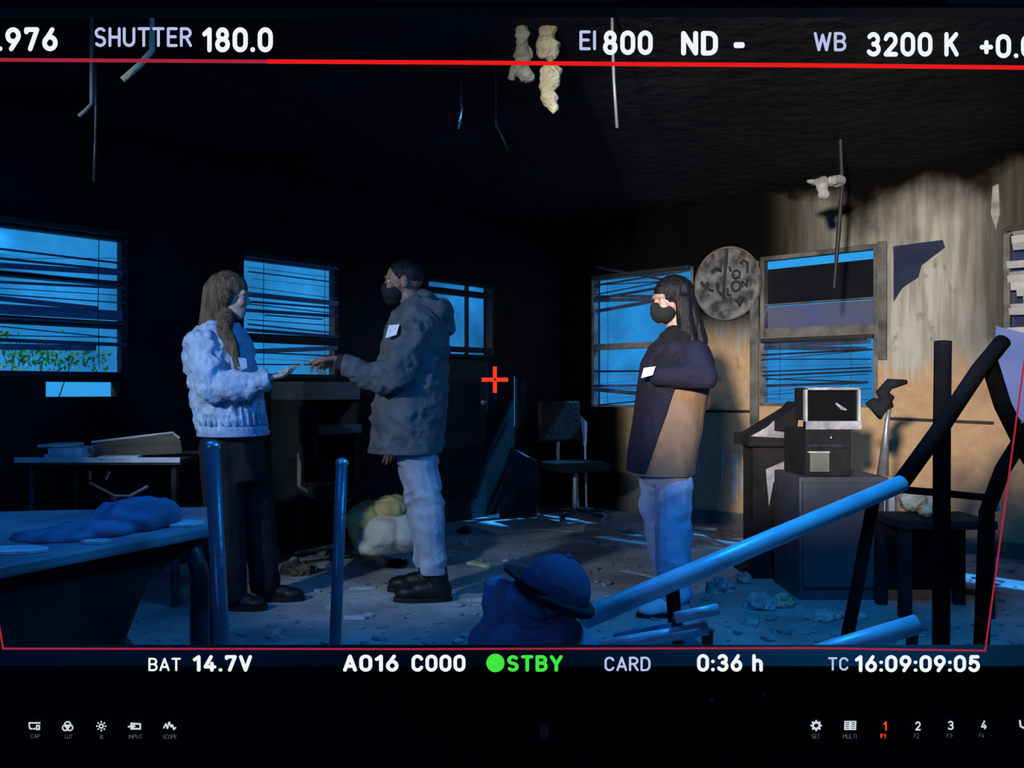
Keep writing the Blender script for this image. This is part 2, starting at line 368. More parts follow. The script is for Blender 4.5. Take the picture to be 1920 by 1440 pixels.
def window(name, Wf, R, w, m, pane, rails=(), muntins=(), bar=.045, proud=.015):
    t0, t1, z0, z1 = w; root = bpy.data.objects.new(name, None); COL.objects.link(root); root.location = Wf((t0+t1)/2, z0); struct(root)
    def b(a, c, d, e, nm, th=.07, off=None):
        mb = MB(); off = -.055 if off is None else off
        mb.box(Wf((a+c)/2, (d+e)/2, off+proud), (abs(c-a), th, abs(e-d)), R); return mb.build(nm, m, root, bevel=.004)
    b(t0, t0+bar, z0, z1, 'frame_jamb'); b(t1-bar, t1, z0, z1, 'frame_jamb'); b(t0, t1, z1-bar, z1, 'frame_head'); b(t0, t1, z0, z0+bar*.7, 'frame_sill')
    for z, h in rails: b(t0+bar, t1-bar, z-h/2, z+h/2, 'meeting_rail', .05)
    for t, wd, za, zb in muntins: b(t-wd/2, t+wd/2, za, zb, 'muntin', .03)
    zs = [z0]+sorted(z for z, h in rails)+[z1]
    for za, zb in zip(zs, zs[1:]):
        pn = pane if isinstance(pane, str) else pane[zs.index(za)]
        gp = .085 if pn == 'pane_black' else 0
        mb = MB(); mb.box(Wf((t0+t1)/2, (za+zb-gp)/2, -.075), (t1-t0-bar*1.2, .004, zb-za-gp-.02), R); mb.build('pane', pn, root)
    return root
window('window_1', WL, RL, w1, 'frame_dark', 'pane_clear', [(zL(120, 604), .045), (zL(120, 522), .03)])
window('window_2', WL, RL, w2, 'frame_dark', 'pane_clear', [(zL(560, 637), .06)])
window('window_3', WL, RL, w3, 'frame_dark', 'pane_hazy', [(1.90, .05), (1.425, .045)], [(tL(881), .028, w3[2], w3[3])], .03)
window('window_4', WR, RR, w4, 'frame_grey', 'pane_clear', [(zR(1180, 648), .055)], [], .03)
window('window_5', WR, RR, w5, 'frame_grey', ('pane_clear', 'pane_lavender', 'pane_black'), [(zR(1530, 622), .09), (zR(1530, 565), .012)], [], .035)
window('window_6', WR, RR, w6, 'frame_grey', ('pane_clear', 'pane_sooty'), [(1.42, .07)], [(w6[0]+.22, .03, 1.45, 2.1)], .04)
# door leaf under the small lights
dr = thing('door_1', 'black charred back door below the two-pane window', 'door', WL((w3[0]+w3[1])/2, 0)); del dr['category']; struct(dr)
mb = MB(); mb.box(WL((w3[0]+w3[1])/2+.07, .67, .02), (w3[1]-w3[0]-.14, .035, 1.33), RL); mb.build('door_leaf', 'frame_dark', dr, bevel=.004)
for zz in (.40, .95):
    mb = MB(); mb.box(WL((w3[0]+w3[1])/2+.07, zz, .042), (w3[1]-w3[0]-.34, .012, .42), RL); mb.build('door_panel', 'char', dr, bevel=.006)
mb = MB(); mb.ell(WL(w3[0]+.22, .98, .075), (.03, .03, .03)); mb.build('door_knob', 'steel', dr, smooth=True)
# torn plaster with exposed navy sheathing
poly = [(1676, 462), (1768, 450), (1772, 464), (1728, 498), (1722, 520), (1692, 540), (1676, 566)]
q = [WR(tR(x), zR(x, y), .001) for x, y in poly]
o = MB().prism(q, -UX*.008).build('torn_wallboard_hole', 'navy_sheathing'); tag(o, 'dark navy arrow-shaped hole torn in the plaster right of window', 'wall hole')
for x0, x1 in ((1648, 1664),):
    mb = MB(); mb.box(WR((tR(x0)+tR(x1))/2, 1.72, .012), (tR(x1)-tR(x0), .022, .84), RR); struct(mb.build('trim_3', 'frame_grey', bevel=.004))
mb = MB(); mb.box(WR((tR(1408)+tR(1424))/2, 1.35, .012), (tR(1424)-tR(1408), .022, 1.5), RR); struct(mb.build('trim_4', 'frame_grey', bevel=.004))

# ------------------------------------------------------------------ venetian blinds
def blind(Wf, R, w, zr, pitch, m, label, seed, tilt=0, jit=12, sag=2, miss=.1, off=.02, width=.026, skip=()):
    rnd = random.Random(seed); t0, t1, z0, z1 = w; L = t1-t0-.05
    root = thing('venetian_blind', label, 'blind', Wf((t0+t1)/2, zr[0]), 'scorched window blinds')
    me = MB().box((0, 0, 0), (L, width, .0012)).mesh('slat'); me.materials.append(M[m])
    z = zr[1]-.02
    while z > zr[0]:
        if rnd.random() > miss and not any(a < z < b for a, b in skip):
            o = bpy.data.objects.new('slat', me); COL.objects.link(o); o.parent = root
            k = rnd.random(); j = jit*(3 if k < .12 else 1); s = sag*(3.5 if k > .86 else 1)
            M4 = R.to_4x4() @ Matrix.Rotation(math.radians(rnd.gauss(0, s)), 4, 'Y') @ Matrix.Rotation(math.radians(tilt+rnd.gauss(0, j)), 4, 'X')
            o.matrix_local = Matrix.Translation(Wf((t0+t1)/2, z, off)-root.location) @ M4
            o.scale = (rnd.uniform(.9, 1) if k > .2 else rnd.uniform(.6, .98), 1, 1)
        z -= pitch*rnd.uniform(.75, 1.25)
    mb = MB(); mb.box(Wf((t0+t1)/2, zr[1], off), (L, .035, .03), R); mb.build('head_rail', 'frame_dark', root, bevel=.003)
    for f in (.2, .8):
        a = t0+(t1-t0)*f; mb = MB(); mb.tube([Wf(a, zr[1], off+.014), Wf(a+.006, (zr[0]+zr[1])/2, off+.016), Wf(a, zr[0]+.01, off+.014)], .0022, 6); mb.build('lift_cord', 'frame_dark', root)
    return root
blind(WL, RL, w1, (w1[2]+.06, w1[3]-.01), .030, 'slat', 'broken blind with many missing slats in leftmost window', 3, 6, 34, 1.2, .10, .03, width=.034, skip=((1.22, 1.30), (1.86, 1.99)))
blind(WL, RL, w2, (w2[2]+.04, w2[3]-.01), .034, 'slat', 'drooping blind in the window between woman and hooded man', 5, 4, 30, .9, .12, .03, width=.034)
blind(WR, RR, w4, (w4[2]+.03, w4[3]-.01), .036, 'slat_sooty', 'slanting crooked blind in the window beside the person with folded arms', 8, -8, 36, 3.6, .05, .02, .036, skip=((1.32, 1.80),))
blind(WR, RR, w5, (w5[2]+.03, zR(1530, 635)), .026, 'slat_sooty', 'collapsed low blind in lower sash of window above tan wall', 12, -14, 40, 2.2, .02, .02, .034)
blind(WR, RR, w6, (1.45, w6[3]-.01), .05, 'pale_edge', 'ashy grey blind in window at right edge of picture', 14, 55, 14, 1, .1, .02, .05)
# blue sheet hanging in the right edge window
q = [(1872, 612), (1935, 628), (1935, 800), (1897, 770), (1880, 740), (1870, 690)]
mb = MB(); mb.prism([WR(tR(x), zR(x, y), .06) for x, y in q], -UX*.006)
tag(mb.build('hanging_sheet', 'blue_sheet'), 'pale blue sheet hanging in window at right edge', 'sheet')
# shrub outside the left window
sh = thing('garden_shrub', 'yellow-green shrub seen outside the leftmost window', 'shrub', WL(4.6, 0, -1.0))
sb = MB(); rnd = random.Random(2)
for i in range(900):
    cx = 4.55+rnd.gauss(0, .42); c = WL(cx, 1.30+rnd.gauss(0, .055)+(.10 if 4.4 < cx < 4.8 else 0), -1.0+rnd.uniform(-.1, .1))
    a = rnd.uniform(.012, .03); R = Euler((rnd.uniform(0, 6), rnd.uniform(0, 6), rnd.uniform(0, 6))).to_matrix()
    sb.add([c+R@Vector(k) for k in ((-a, 0, 0), (0, -a*.5, 0.004), (a, 0, 0), (0, a*.5, .004))], [(0, 1, 2, 3)])
fo = sb.build('foliage', 'leaf', sh); fo['kind'] = 'stuff'
sm = MB()
for i in range(7): sm.tube([WL(4.6, 0, -1.0), WL(4.2+i*.12, .7, -1.0), WL(4.0+i*.18, 1.3, -1.0)], [.012, .006, .003], 6)
sm.build('stem', 'brown_board', sh)
gd = MB(); gd.box(WL(4.6, -.06, -1.6), (5, 2.6, .1), RL); struct(gd.build('ground', 'floor'))

# ------------------------------------------------------------------ people
def head(mb, c, f, u, nb, k=1.0):
    l = u.cross(f).normalized(); R = frameR(f, l, u); p = lambda a, b, d: c+(f*a+l*b+u*d)*k
    mb.ell(p(-.012, 0, .03), (.097*k, .076*k, .086*k), R); mb.ell(p(.020, 0, -.02), (.068*k, .060*k, .09*k), R)
    mb.ell(p(.030, 0, -.066), (.052*k, .050*k, .040*k), R); mb.ell(p(.058, 0, -.092), (.024*k, .026*k, .021*k), R)
    mb.cap(p(.080, 0, .012), p(.094, 0, -.020), .009*k, .012*k)
    for s in (-1, 1):
        mb.cap(p(.080, .010*s, .030), p(.070, .042*s, .028), .013*k); mb.ell(p(.060, .036*s, -.022), (.026*k, .024*k, .026*k), R); mb.cap(p(.076, .018*s, .019), p(.066, .044*s, .017), .0065*k); mb.cap(p(.075, .018*s, .000), p(.066, .044*s, .000), .006*k)
        mb.ell(p(-.010, .077*s, -.002), (.020*k, .010*k, .031*k), R); mb.ell(p(-.004, .078*s, -.024), (.010*k, .008*k, .012*k), R)
    mb.cap(p(.076, -.017, -.052), p(.076, .017, -.052), .0095*k); mb.cap(p(.075, -.014, -.063), p(.075, .014, -.063), .0095*k); mb.ell(p(.052, 0, -.070), (.034*k, .040*k, .036*k), R)
    mb.cap(p(-.022, 0, -.05), nb, .056*k, .060*k)
def eyes(root, c, f, u, k=1.0):
    l = u.cross(f).normalized()
    for s in (-1, 1):
        e = MB(); q = c+(f*.0665+l*.031*s+u*.009)*k; e.ell(q, (.0125*k,)*3); eo = e.build('eye', 'eye', root, smooth=True)
        e = MB(); e.ell(q+f*.0070*k, (.0070*k,)*3); e.build('iris', 'iris', eo, smooth=True)
def hand(mb, w0, d, n, s, curls=(.3, .35, .4, .5), thumb=(.55, .65, .5), k=1.0):
    d = d.normalized(); s = (s-d*s.dot(d)).normalized(); n = d.cross(s) if d.cross(s).dot(n) > 0 else s.cross(d)
    offs = (.030, .010, -.010, -.029); ln = (.074, .083, .077, .060)
    for o, L, c in zip(offs, ln, curls):
        kn = w0+(d*(.088-abs(o-.008)*.35)+s*o)*k; mb.cap(w0+s*o*.55*k, kn, .0145*k, .0115*k)
        p = kn; a = c
        for j, fr in enumerate((.45, .31, .24)):
            dd = d*math.cos(a)+n*math.sin(a); q = p+dd*(L*fr*k)+s*(o*.05*k); mb.cap(p, q, (.0092-.0010*j)*k, (.0084-.0010*j)*k); p = q; a += c*1.15
    b = w0+(d*.018+s*.024)*k; t1 = b+(d*thumb[0]+s*thumb[1]+n*thumb[2]).normalized()*.042*k
    t2 = t1+(d*.95+s*.12+n*(thumb[2]*.8)).normalized()*.034*k; t3 = t2+(d*.95-s*.12+n*thumb[2]*.6).normalized()*.027*k
    mb.cap(b, t1, .015*k, .0115*k); mb.cap(t1, t2, .0108*k, .0098*k); mb.cap(t2, t3, .0096*k, .008*k)
def shoe(name, m, root, heel, toe, h, wd, top, boot=0):
    d = (toe-heel); L = d.length; d.normalize(); s = Vector((0, 0, 1)).cross(d); R = frameR(d, s, Vector((0, 0, 1)))
    mb = MB(); zc = Vector((0, 0, 1))
    mb.ell(heel+d*.045+zc*h*.52, (.05, wd*.43, h*.52), R); mb.ell(heel+d*L*.45+zc*h*.50, (L*.34, wd*.46, h*.48), R)
    mb.ell(heel+d*L*.74+zc*h*.40, (L*.27, wd*.52, h*.40), R)
    mb.cap(heel+d*.055+zc*h*.6, top, .05, .056 if boot else .045)
    me = fuse(mb, .006, 5); cut(me, (0, 0, .012), (0, 0, -1)); o = put(me, name, m, root, smooth=True)
    sm = MB(); pts = []
    for k in range(24):
        a = 2*math.pi*k/24; x = (math.cos(a)*.5+.5); wv = wd*.5*(.78+.32*x)*math.sin(a); pts.append(heel-d*.008+d*(L+.016)*x*1.0+s*wv)
    sm.prism([q+Vector((0, 0, .001)) for q in pts], (0, 0, .022)); sm.build('sole', 'rubber', o, bevel=.003)
    return o
def rings(rows, D, dy=0): # rows: (y, xl, xr, half-width in depth)
    return [(P((a+b)/2, y, D+dy), (b-a)/2/F*D, wd) for y, a, b, wd in rows]
def person(label, D, px): return thing('person', label, 'person', P(px, HZ+CZ*F/D, D))
Z = Vector((0, 0, 1)); XL = Vector((-1, 0, 0)); XR = Vector((1, 0, 0)); YN = Vector((0, -1, 0))

# ---- hooded man (centre)
D = 4.43
man = person('man in charcoal hooded sweatshirt with white name sticker, holding out one hand', D, 790)
q = lambda x, y, dy=0: P(x, y, D+dy)
hc = q(755, 531); hf = Vector((-1, -.12, -.02)).normalized(); hu = (Z-hf*Z.dot(hf)).normalized()
mb = MB(); head(mb, hc, hf, hu, q(785, 590))
mb.loft(rings([(585, 762, 815, .10), (620, 750, 822, .15), (700, 740, 815, .13), (800, 742, 815, .13), (842, 745, 815, .12)], D))
for sgn in (-1, 1):
    mb.cap(q(783, 800, .085*sgn), q(800, 940, .09*sgn), .06, .045); mb.cap(q(800, 940, .09*sgn), q(815, 1090, .09*sgn), .045, .035)
mb.cap(q(785, 615, -.15), q(739, 712, -.23), .04, .038); mb.cap(q(739, 712, -.23), q(640, 679, -.23), .038, .026)
mb.cap(q(778, 615, .16), q(768, 735, .2), .04, .038); mb.cap(q(768, 735, .2), q(738, 822, .19), .036, .027)
hand(mb, q(634, 677, -.23), Vector((-1, .12, -.10)), Vector((.15, .35, -.8)), Vector((0, -.75, .65)), (.30, .55, .75, .9), (.75, .35, .45))
hand(mb, q(736, 826, .19), Vector((-.15, 0, -1)), Vector((-.7, .6, 0)), Vector((-.9, -.3, 0)), (.25, .3, .35, .4), k=.9)
put(fuse(mb, .004, 3), 'body', 'skin_brown', man, smooth=True); eyes(man, hc, hf, hu)
# hair: short close crop
mb = MB(); R = frameR(hf, hu.cross(hf), hu); mb.ell(hc-hf*.016+hu*.040, (.098, .080, .084), R); me = fuse(mb, .006, 2)
cut(me, hc+hf*.050+hu*.055, (hf*.85-hu*.5).normalized(), False); cut(me, hc-hu*.015, (-hu+hf*.25).normalized(), False); put(me, 'hair', 'hair_black', man, smooth=True)
mb = MB(); mb.ell(hc+hf*.045-hu*.052, (.066, .067, .058), R); mb.ell(hc+hf*.082-hu*.03, (.034, .03, .035), R); mb.ell(hc+hf*.05-hu*.09, (.045, .045, .03), R)
me = fuse(mb, .005, 3); cut(me, hc+hf*.0, -hf, False); mk = put(me, 'face_mask', 'mask', man, smooth=True)
mb = MB(); l = hu.cross(hf)
for s in (-1, 1): mb.tube([hc+hf*.02+l*.068*s-hu*.03, hc-hf*.005+l*.084*s+hu*.0, hc-hf*.026+l*.086*s+hu*.005], .002, 6)
mb.build('ear_loop', 'mask', mk)
# hoodie
T = [(560, 770, 812, .085), (575, 752, 822, .12), (592, 738, 832, .17), (612, 729, 838, .195), (650, 719, 839, .205), (700, 709, 838, .205), (750, 702, 836, .205), (800, 698, 832, .21), (862, 695, 829, .21)]
mb = MB(); mb.loft(rings(T, D))
mb.cap(q(783, 618, -.155), q(738, 708, -.235), .088, .082); mb.cap(q(738, 708, -.235), q(690, 702, -.235), .080, .066); mb.cap(q(690, 702, -.235), q(650, 682, -.23), .064, .048)
mb.ell(q(722, 722, -.235), (.07, .06, .05)); mb.cap(q(778, 618, .155), q(770, 735, .21), .085, .075); mb.cap(q(770, 735, .21), q(742, 815, .19), .07, .045)
mb.ell(q(822, 588), (.07, .13, .075)); mb.cap(q(800, 562), q(838, 610), .05, .045); mb.cap(q(770, 578, -.07), q(820, 578, -.07), .035, .045)
mb.cap(q(770, 578, .07), q(820, 578, .07), .035, .045); mb.cap(q(742, 598, -.04), q(775, 576, -.09), .022, .03)
me = fuse(mb, .008, 5); folds(me, .019, (6, 6, 7), 1); folds(me, .006, (14, 14, 16), 21)
def seam(c): return 1
cut(me, q(760, 848), (0, 0, -1)); cut(me, q(645, 681, -.23), Vector((-1, 0, .25)).normalized())
ho = put(me, 'hooded_sweatshirt', 'hoodie', man, smooth=True)
mb = MB(); mb.tube([q(650, 682, -.23), q(642, 680, -.23), q(632, 677, -.23)], [.044, .042, .036], 18); mb.build('cuff', 'hoodie_dark', ho, smooth=True)
mb = MB(); mb.tube([q(746, 604, -.05), q(742, 640, -.12), q(744, 660, -.14)], .003, 6); mb.build('drawstring', 'hoodie_dark', ho)
# name sticker, curved on the chest
def sticker(root, pts, D0, dys, ink=True):
    mb = MB(); a = [P(x, y, D0+dd) for (x, y), dd in zip(pts, dys)]
    mb.prism(a, (0, .0015, 0)); o = mb.build('name_sticker', 'sticker', root); o['label'] = 'white adhesive name sticker'
    if ink:
        c = (a[0]+a[1]+a[2]+a[3])/4; ux = (a[1]-a[0]).normalized(); nz = (a[0]-a[3]).normalized(); n = Vector((0, -.0015, 0)); mb = MB()
        zz = [(-.018, -.004), (-.012, .004), (-.007, -.004), (-.001, .003), (.004, -.004), (.010, .006), (.018, .010)]
        mb.tube([c+ux*x+nz*y+n for x, y in zz], .0012, 5); mb.build('handwriting', 'ink', o)
sticker(man, [(729, 610), (749, 608), (743, 628), (722, 634)], D, (-.198, -.222, -.224, -.186))
# trousers
mb = MB()
mb.loft(rings([(800, 748, 812, .13), (850, 744, 818, .14), (870, 745, 824, .14)], D))
mb.cap(q(782, 850, -.075), q(800, 935, -.09), .094, .082); mb.cap(q(800, 935, -.09), q(812, 1068, -.09), .086, .070)
mb.cap(q(775, 840, .085), q(788, 935, .10), .095, .080); mb.cap(q(788, 935, .10), q(800, 1062, .11), .082, .068)
me = fuse(mb, .008, 4); folds(me, .014, (4, 4, 9), 2, lambda c: 1.0 if abs(c.z-.55) < .12 else .75)
cut(me, q(800, 1068), (0, 0, -1)); cut(me, q(780, 847.5), (0, 0, 1)); put(me, 'trousers', 'grey_trouser', man, smooth=True)
hz = lambda x, y, dy: Vector((P(x, y, D+dy).x, D+dy, 0))
shoe('boot', 'boot', man, hz(846, 1125, -.09), hz(740, 1125, -.10), .11, .10, q(818, 1068, -.09), 1)
shoe('boot', 'boot', man, hz(832, 1110, .11), hz(728, 1110, .12), .11, .10, q(803, 1062, .11), 1)

# ---- woman in denim jacket (left)
D = 4.25
wom = person('woman in pale denim jacket and black trousers with an open palm held out', D, 455)
hc = q(432, 557); hf = Vector((.98, .15, -.10)).normalized(); hu = (Z-hf*Z.dot(hf)).normalized()
mb = MB(); head(mb, hc, hf, hu, q(414, 625), .96)
mb.loft(rings([(618, 385, 445, .09), (650, 372, 455, .14), (720, 378, 462, .12), (800, 388, 470, .12), (830, 392, 470, .12)], D))
for sx, kx, ax, dy in ((425, 428, 440, -.08), (445, 470, 495, .08)):
    mb.cap(q(sx, 810, dy), q(kx, 960, dy), .055, .042); mb.cap(q(kx, 960, dy), q(ax, 1100, dy), .04, .032)
mb.cap(q(380, 645, -.13), q(404, 728, -.2), .036, .034); mb.cap(q(404, 728, -.2), q(500, 710, -.2), .034, .023)
mb.cap(q(420, 645, .14), q(425, 740, .19), .036, .034); mb.cap(q(425, 740, .19), q(448, 800, .15), .034, .023)
hand(mb, q(503, 709, -.2), Vector((.96, .30, .18)), Vector((0, .2, 1)), Vector((.1, .9, 0)), (.28, .32, .36, .42), (.7, .5, .35), .88)
hand(mb, q(448, 803, .15), Vector((.2, 0, -1)), Vector((0, 1, 0)), Vector((.9, 0, 0)), k=.85)
put(fuse(mb, .004, 3), 'body', 'skin_light', wom, smooth=True); eyes(wom, hc, hf, hu, .96)
mb = MB(); R = frameR(hf, hu.cross(hf), hu); l = hu.cross(hf)
mb.ell(hc-hf*.020+hu*.044, (.099, .087, .086), R); mb.cap(hc-hf*.055+hu*.02, q(392, 640), .078, .06); mb.cap(q(392, 640), q(388, 668), .055, .03)
for s in (-1, 1):
    mb.cap(hc-hf*.012+l*.072*s, q(420, 622, -.135*s), .036, .036); mb.cap(q(420, 622, -.135*s), q(436, 650, -.168*s), .036, .030); mb.cap(q(436, 650, -.168*s), q(446, 690, -.185*s), .030, .014)
me = fuse(mb, .006, 3); folds(me, .005, (22, 22, 3), 4); cut(me, hc+hf*.066, hf, False) if False else None
put(me, 'hair', 'hair_brown', wom, smooth=True)
T = [(606, 392, 442, .075), (620, 370, 455, .13), (642, 352, 470, .168), (680, 351, 478, .18), (720, 359, 484, .18), (760, 368, 490, .18), (798, 376, 495, .185), (826, 377, 497, .185)]
mb = MB(); mb.loft(rings(T, D)); mb.cap(q(378, 648, -.14), q(402, 726, -.205), .078, .074); mb.cap(q(402, 726, -.205), q(460, 722, -.205), .072, .060); mb.cap(q(460, 722, -.205), q(502, 710, -.2), .058, .046)
mb.cap(q(420, 648, .14), q(425, 740, .19), .075, .065); mb.cap(q(425, 740, .19), q(446, 795, .15), .06, .045)
me = fuse(mb, .007, 4); folds(me, .017, (8, 8, 7), 5); folds(me, .009, (20, 20, 11), 15); cut(me, q(430, 816), (0, 0, -1)); cut(me, q(503, 710, -.2), Vector((1, .3, .15)).normalized())
ja = put(me, 'denim_jacket', 'denim', wom, smooth=True)
rr = rings([(798, 374, 499, .192), (803, 373, 500, .194), (816, 374, 500, .194)], D); mb = MB(); mb.loft(rr, 40); mb.build('waistband', 'denim_seam', ja, smooth=False)
mb = MB(); dv = (q(505, 709, -.2)-q(490, 712, -.2)); mb.tube([q(490, 713, -.205), q(497, 711, -.204), q(505, 709, -.2)], [.054, .053, .050], 20); mb.build('cuff', 'denim_seam', ja, smooth=True)
mb = MB()
for i in range(14):
    a0 = math.pi*2*i/14; a1 = math.pi*2*(i+1)/14
    f_ = lambda a, y, r: q(416, y)+Vector((math.cos(a)*r*1.1, math.sin(a)*r, 0))
    if 1: mb.add([f_(a0, 624, .088), f_(a1, 624, .088), f_(a1, 606, .075), f_(a0, 606, .075)], [(0, 1, 2, 3)])
mb.build('collar', 'denim', ja)
mb = MB(); a = [P(x, y, D-.192) for x, y in ((432, 668), (462, 672), (464, 690), (448, 696), (433, 690))]; mb.prism(a, (0, .01, 0)); pk = mb.build('chest_pocket_flap', 'denim_seam', ja, bevel=.002)
mb = MB(); mb.ell(P(448, 690, D-.195), (.006, .004, .006), seg=10, rings=6); mb.build('button', 'steel', pk)
for y in (735, 755, 775, 792):
    mb = MB(); mb.ell(P(488, y, D-.06), (.007, .007, .007), seg=10, rings=6); mb.build('button', 'steel', ja)
mb = MB(); mb.loft(rings([(800, 385, 488, .15), (840, 383, 492, .15), (900, 384, 500, .15)], D))
mb.cap(q(415, 840, -.08), q(420, 960, -.085), .105, .095); mb.cap(q(420, 960, -.085), q(432, 1112, -.08), .095, .085)
mb.cap(q(455, 840, .08), q(482, 960, .085), .105, .092); mb.cap(q(482, 960, .085), q(497, 1095, .09), .09, .075)
me = fuse(mb, .009, 4); folds(me, .008, (5, 5, 5), 6); cut(me, q(440, 1118), (0, 0, -1)); put(me, 'trousers', 'trouser_black', wom, smooth=True)
hz = lambda x, dy: Vector((P(x, 1100, D+dy).x, D+dy, 0))
shoe('shoe', 'boot', wom, hz(418, -.08), hz(500, -.09), .085, .085, q(432, 1110, -.08)); shoe('shoe', 'boot', wom, hz(487, .09), hz(570, .10), .085, .085, q(497, 1095, .09))

for k in range(34):
    a = 2*math.pi*k/34; c_, rx_, ry_ = rings([(796, 374, 497, .188)], D)[0]; c2_, rx2, ry2 = rings([(752, 369, 491, .178)], D)[0]
    dr0 = Vector((math.cos(a), math.sin(a), 0)); MB().tube([c_+Vector((dr0.x*rx_, dr0.y*ry_, 0)), c2_+Vector((dr0.x*rx2, dr0.y*ry2, 0))], [.010, .004], 6).build('pleat', 'denim', ja, smooth=True)
# ---- person in tan tunic (right)
D = 4.15
per = person('person with black hair, tan tunic with navy-coloured shade, blue jeans, arms folded', D, 1262)
hc = q(1258, 566); hf = Vector((-.95, -.32, -.08)).normalized(); hu = (Z-hf*Z.dot(hf)).normalized()
mb = MB(); head(mb, hc, hf, hu, q(1275, 640), .97)
mb.loft(rings([(632, 1245, 1300, .09), (665, 1228, 1312, .14), (740, 1222, 1312, .13), (860, 1205, 1295, .13)], D))
for hx, kx, ky, ax, dy in ((1264, 1262, 985, 1266, -.08), (1232, 1224, 940, 1258, .09)):
    mb.cap(q(hx, 800, dy), q(kx, ky, dy), .055, .042); mb.cap(q(kx, ky, dy), q(ax, 1105, dy), .04, .032)
mb.cap(q(1298, 668, -.16), q(1314, 706, -.23), .036, .030); mb.cap(q(1314, 706, -.23), q(1236, 702, -.20), .030, .022)
mb.cap(q(1270, 668, .16), q(1232, 735, .2), .04, .034); mb.cap(q(1232, 735, .2), q(1232, 715, .0), .034, .022)
hand(mb, q(1232, 702, -.17), Vector((-.1, 1, 0)), Vector((1, 0, 0)), Vector((0, 0, 1)), k=.8)
hand(mb, q(1240, 715, 0), Vector((1, -.2, 0)), Vector((1, 0, 0)), Vector((0, 0, 1)), (.9, .9, .9, .9), k=.8)
put(fuse(mb, .004, 3), 'body', 'skin_mid', per, smooth=True); eyes(per, hc, hf, hu, .97)
mb = MB(); R = frameR(hf, hu.cross(hf), hu); l = hu.cross(hf)
mb.ell(hc-hf*.020+hu*.046, (.102, .090, .086), R); mb.cap(hc-hf*.05, q(1300, 640), .080, .07); mb.cap(q(1300, 640), q(1302, 690), .07, .04)
for s in (-1, 1): mb.cap(hc-hf*.02+l*.078*s, q(1290, 640, -.09*s), .036, .045); mb.cap(q(1290, 640, -.09*s), q(1284, 690, -.15*s), .045, .025)
me = fuse(mb, .006, 3); folds(me, .005, (20, 20, 3), 9); put(me, 'hair', 'hair_black', per, smooth=True)
mb = MB(); mb.ell(hc+hf*.045-hu*.052, (.066, .066, .056), R); mb.ell(hc+hf*.082-hu*.03, (.034, .03, .033), R)
me = fuse(mb, .005, 3); cut(me, hc, -hf, False); put(me, 'face_mask', 'mask', per, smooth=True)
T = [(632, 1244, 1300, .085), (650, 1222, 1322, .15), (680, 1208, 1332, .18), (730, 1200, 1328, .185), (780, 1194, 1320, .19), (830, 1186, 1310, .195), (900, 1178, 1302, .195)]
mb = MB(); mb.loft(rings(T, D)); me = fuse(mb, .009, 4); folds(me, .007, (5, 5, 4), 11); cut(me, q(1250, 888), (0, 0, -1)); put(me, 'tunic', 'tan_coat', per, smooth=True)
mb = MB(); T2 = [(y, a-5, b+4, wd+.022) for y, a, b, wd in T]; mb.loft(rings(T2, D))  # navy shell over the tunic, carrying the shade on its upper and front part
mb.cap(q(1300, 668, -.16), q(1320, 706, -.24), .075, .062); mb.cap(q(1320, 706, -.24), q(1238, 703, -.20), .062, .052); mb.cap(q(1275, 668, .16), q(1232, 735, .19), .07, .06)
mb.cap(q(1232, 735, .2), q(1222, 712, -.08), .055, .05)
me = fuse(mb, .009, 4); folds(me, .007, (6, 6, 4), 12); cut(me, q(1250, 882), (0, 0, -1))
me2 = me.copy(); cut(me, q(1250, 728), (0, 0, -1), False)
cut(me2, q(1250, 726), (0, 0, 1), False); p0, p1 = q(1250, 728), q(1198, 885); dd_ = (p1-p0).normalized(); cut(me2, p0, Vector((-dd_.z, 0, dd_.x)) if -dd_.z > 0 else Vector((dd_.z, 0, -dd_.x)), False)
put(me2, 'shaded_front_part', 'tunic_shade_navy', per, smooth=True)
nt_ = put(me, 'shaded_upper_part', 'tunic_shade_navy', per, smooth=True)
mb = MB(); mb.cap(q(1262, 628, -.06), q(1246, 690, -.18), .05, .03); mb.cap(q(1285, 630, -.08), q(1262, 700, -.2), .05, .03); mb.cap(q(1250, 635, 0), q(1235, 690, -.15), .04, .03)
me = fuse(mb, .007, 3); folds(me, .005, (9, 9, 6), 13); put(me, 'scarf', 'black_cloth', per, smooth=True)
sticker(per, [(1207, 690), (1229, 687), (1224, 703), (1202, 709)], D, (-.22, -.262, -.262, -.22), False)
mb = MB(); mb.loft(rings([(800, 1206, 1286, .12), (885, 1204, 1288, .13), (905, 1204, 1288, .13)], D))
mb.cap(q(1265, 870, -.08), q(1262, 985, -.085), .094, .084); mb.cap(q(1262, 985, -.085), q(1264, 1112, -.08), .088, .082)
mb.cap(q(1228, 870, .08), q(1224, 945, .085), .075, .065); mb.cap(q(1224, 945, .085), q(1258, 1100, .10), .068, .066)
me = fuse(mb, .008, 4); folds(me, .010, (5, 5, 7), 14); cut(me, q(1250, 1116), (0, 0, -1)); cut(me, q(1250, 888), (0, 0, 1)); put(me, 'jeans', 'jeans', per, smooth=True)
hz = lambda x, dy: Vector((P(x, 1100, D+dy).x, D+dy, 0))
shoe('sneaker', 'sneaker', per, hz(1290, -.08), hz(1196, -.12), .09, .09, q(1266, 1110, -.08)); shoe('sneaker', 'sneaker', per, hz(1290, .10), hz(1202, .12), .09, .09, q(1262, 1100, .10))

